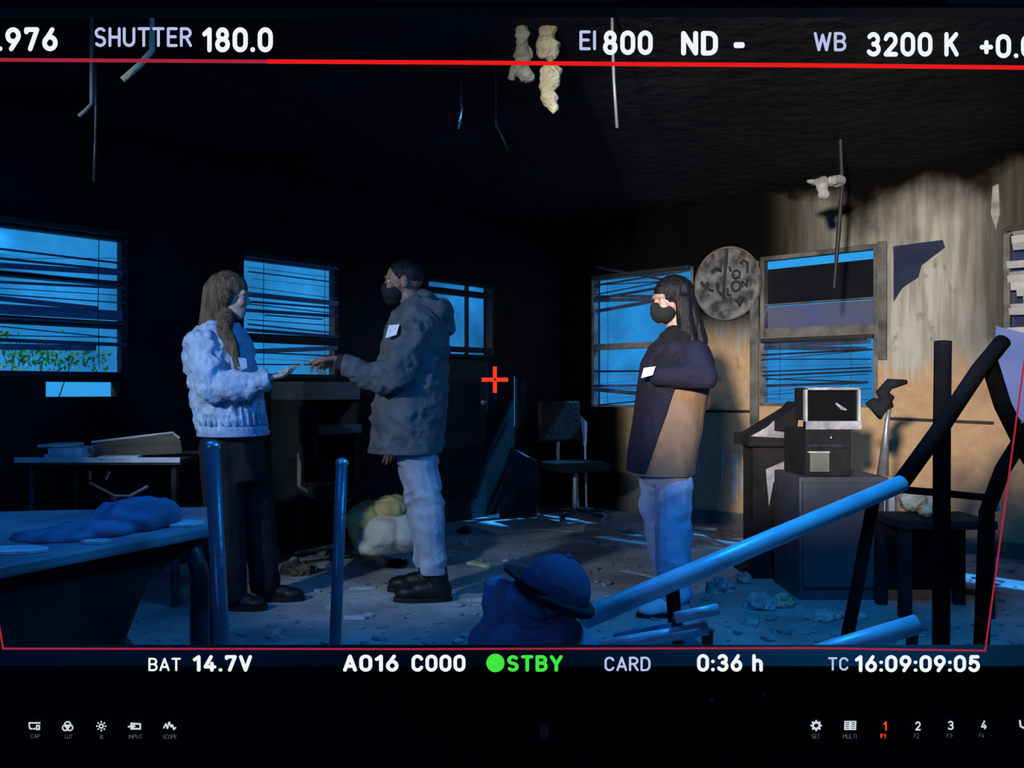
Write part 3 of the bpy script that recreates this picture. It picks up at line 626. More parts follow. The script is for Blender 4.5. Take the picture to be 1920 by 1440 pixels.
# item passed between the two hands
D = 4.2
mb = MB(); mb.tube([P(535, 693, D), P(552, 690, D), P(566, 684, D), P(580, 680, D)], .0035, 8); ky = thing('key', 'small dark key passed between the two outstretched hands', 'key', P(560, 688, D)); mb.build('shaft', 'steel', ky)
mb = MB(); R = frameR(Vector((1, 0, .3)).normalized(), Vector((0, 1, 0)), Vector((-.3, 0, 1)).normalized()); mb.ell(P(587, 678, D), (.016, .003, .011), R); mb.build('bow', 'sticker', ky, smooth=True)
# ------------------------------------------------------------------ furniture along the left wall
def put_legs(root, pts, z, r, m, nm='leg'):
    for p in pts: MB().tube([Vector((p.x, p.y, 0)), Vector((p.x, p.y, z))], r, 8).build(nm, m, root)
D = 4.25
dk = thing('burnt_desk', 'charred desk below the leftmost window, strewn with papers', 'desk', Vector((P(195, 860, D).x, D, 0)))
x0, x1 = P(45, 860, D).x, P(350, 860, D).x; zt = .745
MB().box(((x0+x1)/2, D+.2, zt-.015), (x1-x0, .55, .03)).build('desktop', 'brown_board', dk, bevel=.004)
MB().box(((x0+x1)/2, D-.08, zt-.005), (x1-x0, .012, .026)).build('edge_strip', 'pale_edge', dk, bevel=.002)
for sx in (x0+.05, x1-.05):
    MB().tube([(sx, D-.02, 0), (sx, D-.02, zt-.03)], .02, 10).build('leg', 'soot_metal', dk); MB().tube([(sx, D+.42, 0), (sx, D+.42, zt-.03)], .02, 10).build('leg', 'soot_metal', dk)
MB().box(((x0+x1)/2, D+.44, .5), (x1-x0-.1, .015, .36)).build('modesty_panel', 'char', dk)
a = [P(172, 829, D+.02), P(324, 811, D+.02), P(338, 826, D+.02), P(342, 850, D+.02), P(180, 858, D+.02)]
bd = thing('leaning_board', 'brown scorched board propped on the burnt desk', 'board', P(250, 858, D+.02)); MB().prism(a, (0, .02, 0)).build('panel', 'brown_board', bd)
MB().tube([P(172, 829, D+.02), P(324, 811, D+.02), P(337, 822, D+.02)], .006, 8).build('rim', 'pale_edge', bd)
for i, (px0, px1, py, h) in enumerate(((104, 170, 858, .02), (80, 130, 834, .014), (105, 165, 848, .03), (200, 270, 856, .012))):
    c = P((px0+px1)/2, py, D+.05); w_ = (px1-px0)/F*D
    zb = (zt, zt+.052, zt+.02, zt)[i]
    tag(MB().box((c.x, D+(.05, .10, .06, .02)[i], zb+h/2), (w_, .2, h), Matrix.Rotation(.1*i-.1, 3, 'Z')).build('paper_stack', 'paper', bevel=.002),
        ('wide sheaf of ash-grey papers flat on the burnt desk', 'top small sheaf of papers on the desk pile', 'middle bundle of papers on the desk pile', 'thin papers lying before the leaning board')[i], 'papers', 'papers on the burnt desk')
def glint(p0, p1, D, r, label, nm='metal_rod', cat='rod', m='glint'):
    a, b = P(*p0, D), P(*p1, D); foot = Vector((b.x, b.y, 0))
    return tag(MB().tube([a, b], [r, r*.5], 8).build(nm, m), label, cat)
dr_ = thing('office_chair_base', 'shiny metal chair base tipped under the burnt desk', 'chair base', Vector((P(215, 900, 4.0).x, 4.0, 0)))
for p0, p1 in (((168, 882), (169, 900)), ((205, 885), (199, 900)), ((278, 912), (244, 930)), ((216, 930), (168, 905)), ((244, 930), (216, 930))):
    MB().tube([P(*p0, 4.0), P(*p1, 4.0)], .009, 8).build('arm', 'glint' if p0[1] < 915 else 'soot_metal', dr_)
MB().tube([P(216, 930, 4.0), Vector((P(216, 930, 4.0).x, 4.0, 0))], .02, 8).build('pillar', 'soot_metal', dr_)
# low shelf under the second window
tA, tB = tL(612), tL(505)
sf = thing('charred_shelf_unit', 'charred low shelf unit under the window behind outstretched hands', 'shelf', WL((tA+tB)/2, 0, .2))
def slab(root, nm, t0, t1, z0, z1, o0, o1, m, bv=.004): return MB().box(WL((t0+t1)/2, (z0+z1)/2, (o0+o1)/2), (abs(t1-t0), abs(o1-o0), abs(z1-z0)), RL).build(nm, m, root, bevel=bv)
slab(sf, 'top_board', tA, tB, 1.02, 1.14, .02, .40, 'cabinet'); slab(sf, 'shelf', tA, tB, .79, .85, .02, .42, 'cabinet'); slab(sf, 'shelf', tA, tB, .05, .08, .02, .40, 'char')
slab(sf, 'side_panel', tA, tA+.03, 0, 1.02, .02, .38, 'char'); slab(sf, 'side_panel', tB-.03, tB, 0, 1.02, .02, .38, 'char'); slab(sf, 'back_panel', tA, tB, .08, 1.02, .02, .035, 'char')
# swivel chairs
def swivel(loc, rz, label, back=True):
    root = thing('swivel_chair', label, 'chair', loc, 'burnt swivel chairs'); c = Vector(loc); Rz = Matrix.Rotation(rz, 3, 'Z')
    for k in range(5):
        a = 2*math.pi*k/5+rz; e = c+Vector((math.cos(a)*.28, math.sin(a)*.28, .075)); MB().tube([c+Vector((0, 0, .11)), e], [.022, .014], 8).build('base_arm', 'soot_metal', root)
        cs = MB(); cs.tube([e+Vector((0, -.018, -.045)), e+Vector((0, .018, -.045))], .029, 12); cs.build('caster', 'steel', root, smooth=False)
    MB().tube([c+Vector((0, 0, .09)), c+Vector((0, 0, .42))], [.03, .022], 12).build('gas_post', 'steel', root)
    MB().box(c+Vector((0, 0, .46)), (.44, .44, .07), Rz).build('seat', 'char', root, bevel=.025)
    MB().tube([c+Rz@Vector((0, .18, .44)), c+Rz@Vector((0, .27, .50)), c+Rz@Vector((0, .27, .70))], .014, 8).build('back_support', 'steel', root)
    MB().box(c+Rz@Vector((0, .25, .82)), (.40, .05, .34), Rz).build('backrest', 'char', root, bevel=.02)
    return root
swivel((.52, 6.92, 0), .5, 'burnt swivel chair in the far corner by the lit floor')
swivel((-1.08, 5.3, 0), 2.2, 'burnt swivel chair standing behind the hooded man')
# tipped panel in the corner
c0 = P(975, 905, 6.2); MB
a = [P(956, 838, 7.12), P(1000, 862, 7.12), P(1012, 900, 7.12), P(1004, 930, 7.12), P(935, 938, 7.12), P(944, 880, 7.12)]; a = [Vector((v.x, v.y, max(v.z, 0))) for v in a]
lo = min(v.z for v in a); a = [v if v.z > lo+.05 else Vector((v.x, v.y, 0)) for v in a]
tag(MB().prism(a, (.02, .05, 0)).build('tipped_seat_panel', 'soot_metal', bevel=.01), 'dark slanted seat panel tipped against the far corner wall', 'panel')
o = MB(); a = P(1092, 782, 7.3); b = P(1100, 848, 7.3); o.prism([P(1088, 778, 7.3), P(1101, 792, 7.3), P(1100, 832, 7.3), P(1094, 834, 7.3)], (0, .02, 0)); o.tube([P(1097, 833, 7.3), Vector((P(1100, 833, 7.3).x, 7.3, 0))], .01, 6)
tag(o.build('metal_stake', 'blue_pipe'), 'thin blue-lit metal strip standing below the slanting blind', 'strip')
# sacks behind the man
def lump(rows, m, name, amp=.012, seed=1, voxel=.012, sc=(6, 6, 6), flat=True):
    mb = MB()
    for c, r in rows: mb.ell(c, r)
    me = fuse(mb, voxel, 4); folds(me, amp, sc, seed)
    if flat: cut(me, (0, 0, .002), (0, 0, -1))
    return me
D = 5.0
sk = thing('rubble_sack', 'bulging yellow and white sack lying behind the man\'s legs', 'sack', Vector((P(715, 1000, D).x, D, 0)))
me = lump([(P(725, 1000, D), (.15, .17, .12)), (P(760, 1000, D), (.11, .15, .11)), (P(700, 1022, D), (.10, .12, .06))], 'sack_white', 's', .015, 3); put(me, 'white_body', 'sack_white', sk, smooth=True)
me = lump([(P(690, 972, D+.08), (.13, .16, .10)), (P(735, 952, D+.08), (.12, .14, .07)), (P(672, 990, D+.08), (.06, .12, .09)), (P(700, 1010, D+.10), (.12, .12, .12))], 'sack_yellow', 's', .02, 4); put(me, 'yellow_flap', 'sack_yellow', sk, smooth=True)
MB().tube([P(705, 945, D), P(735, 935, D), P(760, 955, D-.02)], [.02, .014, .02], 8).build('tied_neck', 'sack_yellow', sk, smooth=True)
# ------------------------------------------------------------------ right side furniture
D = 4.35
fc = thing('filing_cabinet', 'grey-blue steel cabinet standing before the tan wall', 'cabinet', Vector((P(1590, 1130, D).x, D+.2, 0)))
xa, xb = P(1500, 1000, D).x, P(1668, 1000, D).x; zt = P(1500, 895, D).z
MB().box(((xa+xb)/2, D+.22, zt/2), (xb-xa, .42, zt)).build('body', 'cabinet', fc, bevel=.006)
MB().box(((xa+xb)/2-.01, D+.0, zt/2+.02), (xb-xa-.05, .02, zt-.10)).build('side_panel', 'cabinet', fc, bevel=.004)
MB().box((xb+.012, D+.02, zt/2+.03), (.03, .05, zt-.06)).build('corner_post', 'pale_edge', fc, bevel=.004)
MB().tube([(xb-.035, D-.012, .10), (xb-.03, D-.012, zt-.05)], .004, 6).build('edge_bead', 'pale_edge', fc)
xa2, xb2 = P(1516, 850, D).x, P(1602, 850, D).x; zm = P(1500, 806, D).z
tw = thing('computer_tower', 'burnt black computer case standing on the steel cabinet', 'computer', Vector(((xa2+xb2)/2, D+.22, zt)))
MB().box(((xa2+xb2)/2, D+.22, (zt+zm)/2), (xb2-xa2, .36, zm-zt)).build('case', 'char', tw, bevel=.008)
MB().box(((xa2+xb2)/2-.05, D+.032, zt+.075), (.10, .012, .10)).build('drive_plate', 'green_card', tw, bevel=.003)
MB().box(((xa2+xb2)/2, D+.034, zt+.16), (xb2-xa2-.02, .012, .018)).build('drive_bay', 'soot_metal', tw, bevel=.002)
MB().box(((xa2+xb2)/2-.055, D+.03, zt+.128), (.11, .02, .008)).build('bay_lip', 'pale_edge', tw)
MB().ell(((xa2+xb2)/2+.01, D+.03, zt+.20), (.006, .004, .010), seg=8, rings=6).build('power_button', 'glint', tw)
cx = P(1568, 765, D).x; zb = zm; hh = P(1500, 726, D).z-zm; ww = (1620-1515)/F*D
dm = thing('burnt_display', 'old computer display with pale frame and black screen above the tower', 'display', Vector((cx, D+.15, zm)))
MB().box((cx, D+.20, zm+hh/2+.02), (ww*.8, .22, hh*.8)).build('housing', 'char', dm, bevel=.01)
for nm, c, s_ in (('frame_top', (cx, D+.06, zm+hh-.008), (ww, .04, .014)), ('frame_bottom', (cx, D+.055, zm+.022), (ww, .05, .044)), ('frame_side', (cx-ww/2+.006, D+.06, zm+hh/2), (.012, .04, hh)), ('frame_side', (cx+ww/2-.006, D+.06, zm+hh/2), (.012, .04, hh))):
    MB().box(c, s_).build(nm, 'ash' if nm != 'frame_side' else 'pale_edge', dm, bevel=.003)
MB().box((cx, D+.07, zm+hh/2+.012), (ww-.02, .02, hh-.05)).build('screen', 'screen_black', dm)
MB().tube([(cx+.02, D+.056, zm+hh*.62), (cx+.05, D+.056, zm+hh*.5), (cx+.075, D+.056, zm+hh*.46)], [.006, .01, .004], 6).build('melted_drip', 'ash', dm)
# gooseneck lamp
lp = thing('gooseneck_lamp', 'bent black gooseneck lamp beside the burnt display', 'lamp', Vector((P(1652, 890, D+.1).x, D+.1, zt)))
MB().tube([Vector((P(1655, 890, D+.1).x, D+.1, zt)), P(1662, 800, D+.1), P(1668, 760, D+.1)], [.03, .012, .012], 10).build('stem', 'steel', lp, smooth=True)
MB().tube([P(1668, 765, D+.1), P(1655, 735, D+.1), P(1668, 720, D+.1), P(1700, 716, D+.1)], [.022, .035, .03, .012], 12).build('neck', 'black_cloth', lp, smooth=True)
MB().tube([P(1668, 740, D+.1), P(1645, 770, D+.1), P(1632, 752, D+.1)], [.03, .05, .03], 14).build('shade', 'black_cloth', lp, smooth=True)
# tall charred stand draped with black plastic
D = 4.9
sd = thing('charred_stand', 'black charred pedestal with slanted top beside the steel cabinet', 'stand', Vector((P(1445, 1085, D).x, D, 0)))
def col(x0, x1, y0, y1, d0, dep, nm, m, bv=.01):
    a, b = P(x0, y0, d0), P(x1, y1, d0); MB().box(((a.x+b.x)/2, d0+dep/2, (max(a.z, 0)+max(b.z, 0))/2), (abs(b.x-a.x), dep, abs(max(a.z, 0)-max(b.z, 0)))).build(nm, m, sd, bevel=bv)
col(1412, 1482, 835, 1100, D, .22, 'post', 'char'); col(1404, 1490, 815, 838, D-.04, .34, 'cap_board', 'char'); col(1402, 1490, 1060, 1085, D-.05, .34, 'foot', 'char')
MB().prism([P(1402, 820, D-.03), P(1490, 766, D-.03), P(1502, 752, D-.03), P(1496, 800, D-.03), P(1484, 826, D-.03)], (0, .25, 0)).build('slanted_top', 'black_cloth', sd, bevel=.008)
MB().prism([P(1408, 818, D-.045), P(1440, 800, D-.045), P(1452, 788, D-.045), P(1452, 808, D-.045), P(1484, 812, D-.045), P(1480, 822, D-.045)], (0, .01, 0)).build('torn_label', 'ash', sd)
MB().prism([P(1436, 880, D-.008), P(1478, 862, D-.008), P(1474, 880, D-.008), P(1450, 905, D-.008), P(1442, 950, D-.008)], (0, .006, 0)).build('peeling_strip', 'ash', sd)
# low burnt table with foam
D = 3.98
lt = thing('low_burnt_table', 'low blackened table at right holding a yellow foam chunk', 'table', Vector((P(1770, 1165, D).x, D+.2, 0)))
xa, xb = P(1692, 1000, D).x, P(1872, 1000, D).x; zt2 = P(0, 978, D).z
MB().box(((xa+xb)/2, D+.17, zt2-.02), (xb-xa, .34, .04)).build('tabletop', 'char', lt, bevel=.005)
for x in (xa+.03, xb-.03):
    for y in (D+.04, D+.30): MB().box((x, y, (zt2-.04)/2), (.05, .05, zt2-.04)).build('leg', 'char', lt, bevel=.004)
MB().box(((xa+xb)/2, D+.32, zt2/2), (xb-xa-.1, .02, zt2*.7)).build('back_panel', 'char', lt)
me = lump([(P(1715, 958, D+.15), (.07, .07, .05)), (P(1745, 950, D+.15), (.05, .06, .045)), (P(1700, 962, D+.15), (.03, .05, .035)), (P(1735, 975, D+.12), (.03, .05, .03))], 'foam', 'f', .012, 5, .008, (14, 14, 14), False)
dz = zt2-min(v.co.z for v in me.vertices); me.transform(Matrix.Translation((0, 0, dz))); tag(put(me, 'foam_chunk', 'foam', smooth=True), 'pale yellow foam chunk lying on the low blackened table', 'foam')
me = lump([(P(1860, 955, D+.1), (.035, .05, .018)), (P(1852, 968, D+.1), (.03, .05, .012))], 'cloth_blue', 'f', .006, 6, .006, (14, 14, 14), False)
dz = zt2-min(v.co.z for v in me.vertices); me.transform(Matrix.Translation((0, 0, dz))); tag(put(me, 'blue_rag', 'blue_sheet', smooth=True), 'small blue rag on the right end of the low table', 'rag')
# round disc on the wall
tc_, zc_ = tR(1366), zR(1366, 532); rd = .295
ds = thing('wall_disc', 'round sooty grey disc with worn markings on the wall', 'wall disc', WR(tc_, zc_-rd, .02))
ring = [WR(tc_+math.cos(a)*rd, zc_+math.sin(a)*rd, .004) for a in [2*math.pi*k/48 for k in range(48)]]
MB().prism(ring, -UX*.022).build('plate', 'disc', ds, bevel=.004)
rim = MB(); rim.tube([WR(tc_+math.cos(a)*rd*.985, zc_+math.sin(a)*rd*.985, .028) for a in [2*math.pi*k/48 for k in range(49)]], .008, 6, False); rim.build('rim', 'frame_grey', ds, smooth=True)
def mark(pts, r): MB().tube([WR(tc_+x*rd, zc_+y*rd, .027) for x, y in pts], r, 6).build('marking', 'disc_mark', ds)
circ = lambda cx, cy, r: [(cx+r*math.cos(2*math.pi*k/14), cy+r*math.sin(2*math.pi*k/14)) for k in range(15)]
mark([(0, .95), (-.03, .5), (-.08, .1), (-.1, -.4)], .014); mark(circ(.28, .22, .11), .010); mark(circ(.28, -.10, .13), .012)
mark([(.45, -.15), (.45, .02), (.60, -.14), (.60, .04)], .012); mark([(.40, .50), (.5, .58), (.62, .5), (.60, .22)], .012); mark([(.08, .45), (.12, .3)], .010)
mark([(-.45, .34), (-.3, .42), (-.15, .36)], .016); mark([(-.78, .10), (-.66, -.06), (-.56, .08)], .016); mark([(-.3, .05), (-.26, -.2), (-.14, -.3)], .012)
mark([(.02, -.12), (.02, -.30), (.12, -.34)], .012); mark([(.3, -.45), (.38, -.62), (.48, -.4)], .018); mark([(-.55, -.12), (-.4, -.18)], .012)

# ------------------------------------------------------------------ ceiling remains
def ceil_drop(px, py, D): 
    return Vector((P(px, py, D).x, D, CEIL))
def hang(name, label, cat, pts, D, r, m, group=None):
    w_ = [P(x, y, D) for x, y in pts]; top = Vector((w_[0].x, D, CEIL)); rr = r if isinstance(r, list) else [r]*len(w_)
    return tag(MB().tube([top]+w_, [min(rr[0], .006)]+rr, 8).build(name, m, smooth=True), label, cat, group)
D = 3.6
def clump(rows, name, label, seed):
    mb = MB()
    for x, y, r in rows: c = P(x, y, D); mb.ell(c, (r, r*.9, r*1.1))
    x, y, r = rows[0]; c = P(x, y, D); mb.cap(c, Vector((c.x, D, CEIL)), r*.5, r*.7)
    me = fuse(mb, .008, 2); folds(me, .014, (16, 16, 16), seed); tag(put(me, name, 'foam', smooth=True), label, 'insulation', 'insulation hanging from the ceiling')
clump([(980, 100, .04), (972, 128, .032), (988, 140, .028), (958, 145, .014)], 'insulation_clump', 'small pale insulation clump hanging from the dark ceiling', 1)
clump([(1028, 90, .05), (1034, 140, .045), (1028, 165, .034), (1030, 184, .034), (1036, 200, .018), (1038, 210, .008)], 'insulation_clump', 'long pale insulation clump hanging beside the smaller one', 2)
hang('dangling_wire', 'thick grey wire hanging straight from the ceiling', 'wire', [(1148, 60), (1151, 150), (1157, 240)], 3.4, .0065, 'wire')
hang('dangling_scrap', 'short bright sliver dangling above the hooded man', 'scrap', [(864, 190), (865, 205), (862, 225), (859, 242)], 3.6, [.004, .008, .01, .004], 'glint')
hang('dangling_scrap', 'faint thin sliver dangling left of the insulation', 'scrap', [(930, 235), (942, 258), (953, 282)], 3.8, .006, 'soot_metal')
hang('dangling_strap', 'thin dark strap hanging at upper left', 'strap', [(180, 200), (179, 260), (176, 340)], 3.4, .006, 'soot_metal')
hang('ceiling_batten', 'pale stick jutting down from ceiling below shutter readout', 'stick', [(285, 95), (262, 122), (230, 150)], 3.2, .012, 'foam')
hang('ceiling_batten', 'dim short stick hanging at upper left', 'stick', [(172, 195), (160, 208), (148, 218)], 3.2, .008, 'frame_grey')
D = 5.2
rdx = P(1576, 350, D)
pr = thing('pendant_rod', 'thin dark rod hanging from ceiling bracket before the right windows', 'rod', Vector((rdx.x, D, CEIL)))
MB().tube([Vector((rdx.x, D, CEIL)), P(1579, 350, D), P(1572, 440, D), P(1564, 540, D)], [.012, .012, .015, .008], 8).build('rod', 'frame_dark', pr)
me = lump([(P(1540, 345, D), (.035, .04, .05)), (P(1545, 365, D), (.03, .03, .03)), (P(1525, 340, D), (.04, .03, .02)), (P(1568, 340, D), (.06, .04, .03))], 'ash', 'b', .012, 7, .008, (16, 16, 16), False); put(me, 'melted_bracket', 'ash', pr, smooth=True)
# ceiling beams (upper left)
for i, (p0, p1) in enumerate((((-40, 110), (330, 215)), ((300, 112), (480, 150)))):
    D = 3.6; a = Vector((P(*p0, D).x, D+.2*i, CEIL-.03)); b = Vector((P(*p1, D).x, D+1.2, CEIL-.03)); d = b-a
    tag(MB().box((a+b)/2, (d.length, .05, .06), frameR(d.normalized(), Z.cross(d).normalized(), Z)).build('ceiling_joist', 'char', bevel=.005), ('long dark ceiling joist at upper left', 'short dark ceiling joist beside the pale stick')[i], 'joist')
o = MB(); a = [P(1863, 350, 5.3), P(1873, 345, 5.3), P(1876, 400, 5.3), P(1868, 428, 5.3), P(1860, 400, 5.3)]
tq = [WR(tR(x), zR(x, y), .004) for x, y in ((1862, 350), (1873, 345), (1876, 400), (1868, 432), (1858, 400))]
tag(o.prism(tq, -UX*.01).build('peeling_plaster', 'ash', bevel=.002), 'pale flake of plaster peeling above the right edge window', 'plaster')

# ------------------------------------------------------------------ floor litter
rnd = random.Random(21)
me_c = []
for k in range(3):
    mb = MB(); mb.prism([Vector((math.cos(a)*rnd.uniform(.6, 1), math.sin(a)*rnd.uniform(.35, .8), 0)) for a in [2*math.pi*i/6 for i in range(6)]], (.05, .02, .28)); me_c.append(mb)
KEEP = [(-.75, -.25, 4.25, 4.65), (-1.5, -.95, 4.1, 4.42), (.55, .95, 4.0, 4.4), (1.4, 2.1, 4.3, 4.85), (1.3, 1.75, 4.8, 5.3), (1.8, 2.35, 3.95, 4.4), (-2.6, -1.5, 4.1, 4.9), (-1.05, -.5, 4.75, 5.3), (-1.4, -.75, 5.0, 5.65), (0, .65, 6.8, 7.45), (-.4, .75, 6.3, 7.6), (.9, 1.6, 5.9, 6.8)]
st = MB()
for i in range(1700):
    D = 2.6+rnd.random()**1.3*4.2; x = rnd.uniform(-150, 2000); p = P(x, 0, D); sc = rnd.choice((.008, .012, .016, .022, .035))*rnd.uniform(.7, 1.4)
    if any(a < p.x < b and c < p.y < e for a, b, c, e in KEEP): continue
    if (p-CO).dot(-UX) < .1 or (p-CO).dot(VX) < .1: continue
    R = Euler((rnd.uniform(-.15, .15), rnd.uniform(-.15, .15), rnd.uniform(0, 6.3))).to_matrix(); b = me_c[i % 3]
    st.add([Vector((p.x, D, .002))+R@(v*sc) for v in b.v], b.f)
o = st.build('floor_litter', 'ash', origin=(0, 3, 0)); o['kind'] = 'stuff'; tag(o, 'scattered chips of ash and plaster covering the floor', 'litter')
def rubble(x, y, r, m, label, seed, h=.6, grp='rubble lumps on the floor'):
    g = G(x, y); me = lump([(g+Vector((0, 0, r*h*.4)), (r, r*.8, r*h)), (g+Vector((r*.4, .02, r*h*.3)), (r*.6, r*.6, r*h*.8))], m, 'r', r*.28, seed, max(.006, r*.09), (1.6/r,)*3)
    tag(put(me, 'rubble_lump', m), label, 'rubble', grp)
rubble(1425, 1140, .075, 'rock', 'jagged grey rubble lump left of the steel cabinet', 1)
rubble(1468, 1138, .05, 'foam', 'pale yellowish rubble lump touching the steel cabinet corner', 2, .9)
rubble(1408, 1170, .04, 'rock', 'small flat rubble lump in front of the jagged lump', 3, .4)
rubble(1350, 1110, .07, 'ash', 'dull rubble heap just behind the long blue pipe', 4, .7)
rubble(1392, 1092, .05, 'ash', 'rounded rubble lump at the foot of the charred stand', 5, .8)
rubble(1540, 1160, .08, 'rock', 'low broken slab in front of the steel cabinet', 6, .25)
rubble(1600, 1158, .06, 'rock', 'grey crumbled piece below the cabinet front', 7, .35)
rubble(745, 1062, .06, 'char', 'black lump lying in front of the sack', 8, .5)
rubble(560, 1075, .10, 'brown_board', 'brown charred heap between the woman and the near post', 9, .45)
rubble(870, 1000, .05, 'char', 'small dark lump right of the grey trousers', 10, .7)
rubble(870, 1020, .03, 'rock', 'small round stone right of the grey trousers', 11, .8)
def plank(x0, y0, x1, y1, wd, m, label, nm='fallen_plank', cat='plank', th=.018):
    a, b = G(x0, y0), G(x1, y1); d = b-a; R = frameR(d.normalized(), Z.cross(d).normalized(), Z)
    tag(MB().box((a+b)/2+Vector((0, 0, th/2+.002)), (d.length, wd, th), R).build(nm, m, bevel=.002), label, cat, 'scraps lying on the floor')
plank(1168, 995, 1228, 1002, .10, 'ash', 'grey plank beside the blue jeans at the wall foot')
plank(1298, 1002, 1350, 1024, .06, 'ash', 'thin plank behind the jeans by the tan wall')
plank(1302, 992, 1345, 995, .05, 'pale_edge', 'short pale strip against the tan wall base')
plank(1165, 1070, 1232, 1084, .04, 'paper', 'torn white scrap left of the jeans', 'torn_paper', 'paper', .004)
plank(1365, 1012, 1410, 1012, .08, 'ash', 'light wedge of plaster at the charred stand foot')
plank(645, 1162, 685, 1162, .025, 'blue_pipe', 'short bright strip in front of the boots')
plank(860, 1125, 925, 1125, .12, 'ash', 'flat grey shard right of the black boots')
plank(655, 1105, 705, 1103, .05, 'paper', 'pale scrap between the near post and the boots', 'torn_paper', 'paper', .004)
plank(880, 1058, 925, 1066, .05, 'foam', 'yellowish scrap right of the boots')
plank(545, 990, 615, 982, .12, 'ash', 'grey shard behind the near post')
plank(520, 1010, 600, 1022, .2, 'paper', 'wide paper sheet behind the near post', 'torn_paper', 'paper', .004)
mb = MB(); pts = [G(872, 986), G(930, 974), G(1000, 964), G(1050, 964), G(1098, 980), G(1094, 1000), G(1010, 994), G(930, 1002)]
tag(MB().prism([v+Vector((0, 0, .002)) for v in pts], (0, 0, .006)).build('plastic_sheet', 'paper'), 'pale plastic sheet on the far floor catching blue daylight', 'sheet')
# upright scraps on tan wall
for i, (x, y0, y1, wd) in enumerate(((1355, 835, 905, 3), (1310, 855, 890, 3), (1378, 850, 935, 14), (1395, 862, 925, 10))):
    q_ = [WR(tR(x-wd/2), zR(x, y1), .003), WR(tR(x+wd/2), zR(x, y1), .003), WR(tR(x+wd/2), zR(x, y0), .003), WR(tR(x-wd/2+1), zR(x, y0), .003)]
    tag(MB().prism(q_, -UX*.003).build('wallpaper_scratch', 'paper' if wd < 5 else 'pale_edge'), ('longest thin pale scrape on the tan wall', 'short thin pale scrape nearest the jeans on tan wall', 'wide pale peeled patch on the tan wall', 'narrow pale peeled patch beside the charred stand')[i], 'scrape')

# ------------------------------------------------------------------ foreground
# table at left
tz = .74
tb = thing('foreground_table', 'blue-lit table at lower left with crumpled cloth on top', 'table', (-1.2, 2.2, 0))
c1 = G(398, 985, tz); c2 = G(-40, 1066, tz); c3 = c2+Vector((-.35, .45, 0)); c4 = G(395, 972, tz)+Vector((-.05, .16, 0)); c3 = Vector((-1.9, 2.35, tz)); c4 = Vector((c1.x-.10, c1.y+.35, tz))
MB().prism([c1, c2, c3, c4], (0, 0, -.03)).build('tabletop', 'table_top', tb, bevel=.008)
inn = lambda v, k: Vector((v.x*(1-k)+(-1.3)*k, v.y*(1-k)+2.15*k, 0))
for cc in (c1, c2, c3, c4):
    e = inn(cc, .06); top = inn(cc, .20)
    MB().tube([Vector((top.x, top.y, tz-.045)), Vector((e.x+(top.x-e.x)*.3, e.y+(top.y-e.y)*.3, tz-.055)), Vector((e.x, e.y, tz-.12)), Vector((e.x, e.y, 0))], .024, 10).build('leg', 'soot_metal', tb, smooth=True)
ap0, ap1 = inn(c1, .12), inn(c2, .08); MB().prism([Vector((ap0.x, ap0.y, tz-.03)), Vector((ap1.x, ap1.y, tz-.03)), Vector((ap1.x, ap1.y, tz-.42)), Vector((ap1.x*.55+ap0.x*.45, ap1.y*.55+ap0.y*.45, tz-.42)), Vector((ap1.x*.25+ap0.x*.75, ap1.y*.25+ap0.y*.75, tz-.12)), Vector((ap0.x, ap0.y, tz-.06))], (0, .02, 0)).build('apron', 'char', tb)
MB().tube([Vector((ap0.x-.2, ap0.y-.05, tz-.22)), Vector((ap0.x+.10, ap0.y-.02, .12))], .02, 8).build('brace', 'soot_metal', tb)
def on_table(x, y, r): g = G(x, y, tz); return g
rows = [(G(235, 992, tz)+Vector((0, .02, .02)), (.09, .10, .05)), (G(280, 985, tz)+Vector((0, 0, .02)), (.07, .09, .045)), (G(180, 1000, tz)+Vector((0, 0, .008)), (.10, .08, .02)), (G(100, 1010, tz), (.10, .07, .015))]
mb = MB(); [mb.ell(c, r) for c, r in rows]; me = fuse(mb, .008, 4); folds(me, .012, (12, 12, 12), 3); cut(me, (0, 0, tz+.001), (0, 0, -1)); tag(put(me, 'crumpled_cloth', 'cloth_blue', smooth=True), 'crumpled blue-lit cloth heaped on the foreground table', 'cloth')
for i, (x, y, a_, b_) in enumerate(((30, 1035, .09, .05), (100, 1002, .05, .03), (345, 984, .07, .05), (180, 1018, .04, .03))):
    g = G(x, y, tz); mb = MB(); mb.prism([g+Vector((math.cos(t)*a_*rnd.uniform(.7, 1), math.sin(t)*b_*rnd.uniform(.7, 1), .001)) for t in [2*math.pi*k/7 for k in range(7)]], (0, 0, .006))
    tag(mb.build('debris_flake', 'paper'), ('pale flake at the left edge of the foreground table', 'small flake left of the crumpled cloth', 'pale flake at the right tip of the foreground table', 'tiny flake in front of the crumpled cloth')[i], 'debris', 'flakes on the foreground table')
# two posts
def post(x, ytop, D, r, label, x2=None):
    t = P(x, ytop, D); b = Vector((P(x2 or x, 1215, D).x, D, 0)); b.x = t.x+(P(x2 or x, 1215, D).x-t.x)*(t.z/(t.z-P(x, 1215, D).z))
    root = thing('steel_post', label, 'post', b, 'upright posts in the foreground')
    MB().tube([b, t], r, 16).build('tube', 'post', root, smooth=True); MB().ell(t, (r*1.15, r*1.15, r*.9)).build('end_cap', 'steel', root, smooth=True)
    MB().tube([b, b+Vector((0, 0, .012))], r*3, 20).build('base_plate', 'soot_metal', root)
post(397, 838, 2.0, .018, 'thick upright blue post in front of the woman\'s legs', 417); post(641, 868, 2.7, .019, 'thin upright blue post between the woman and the hooded man', 628)
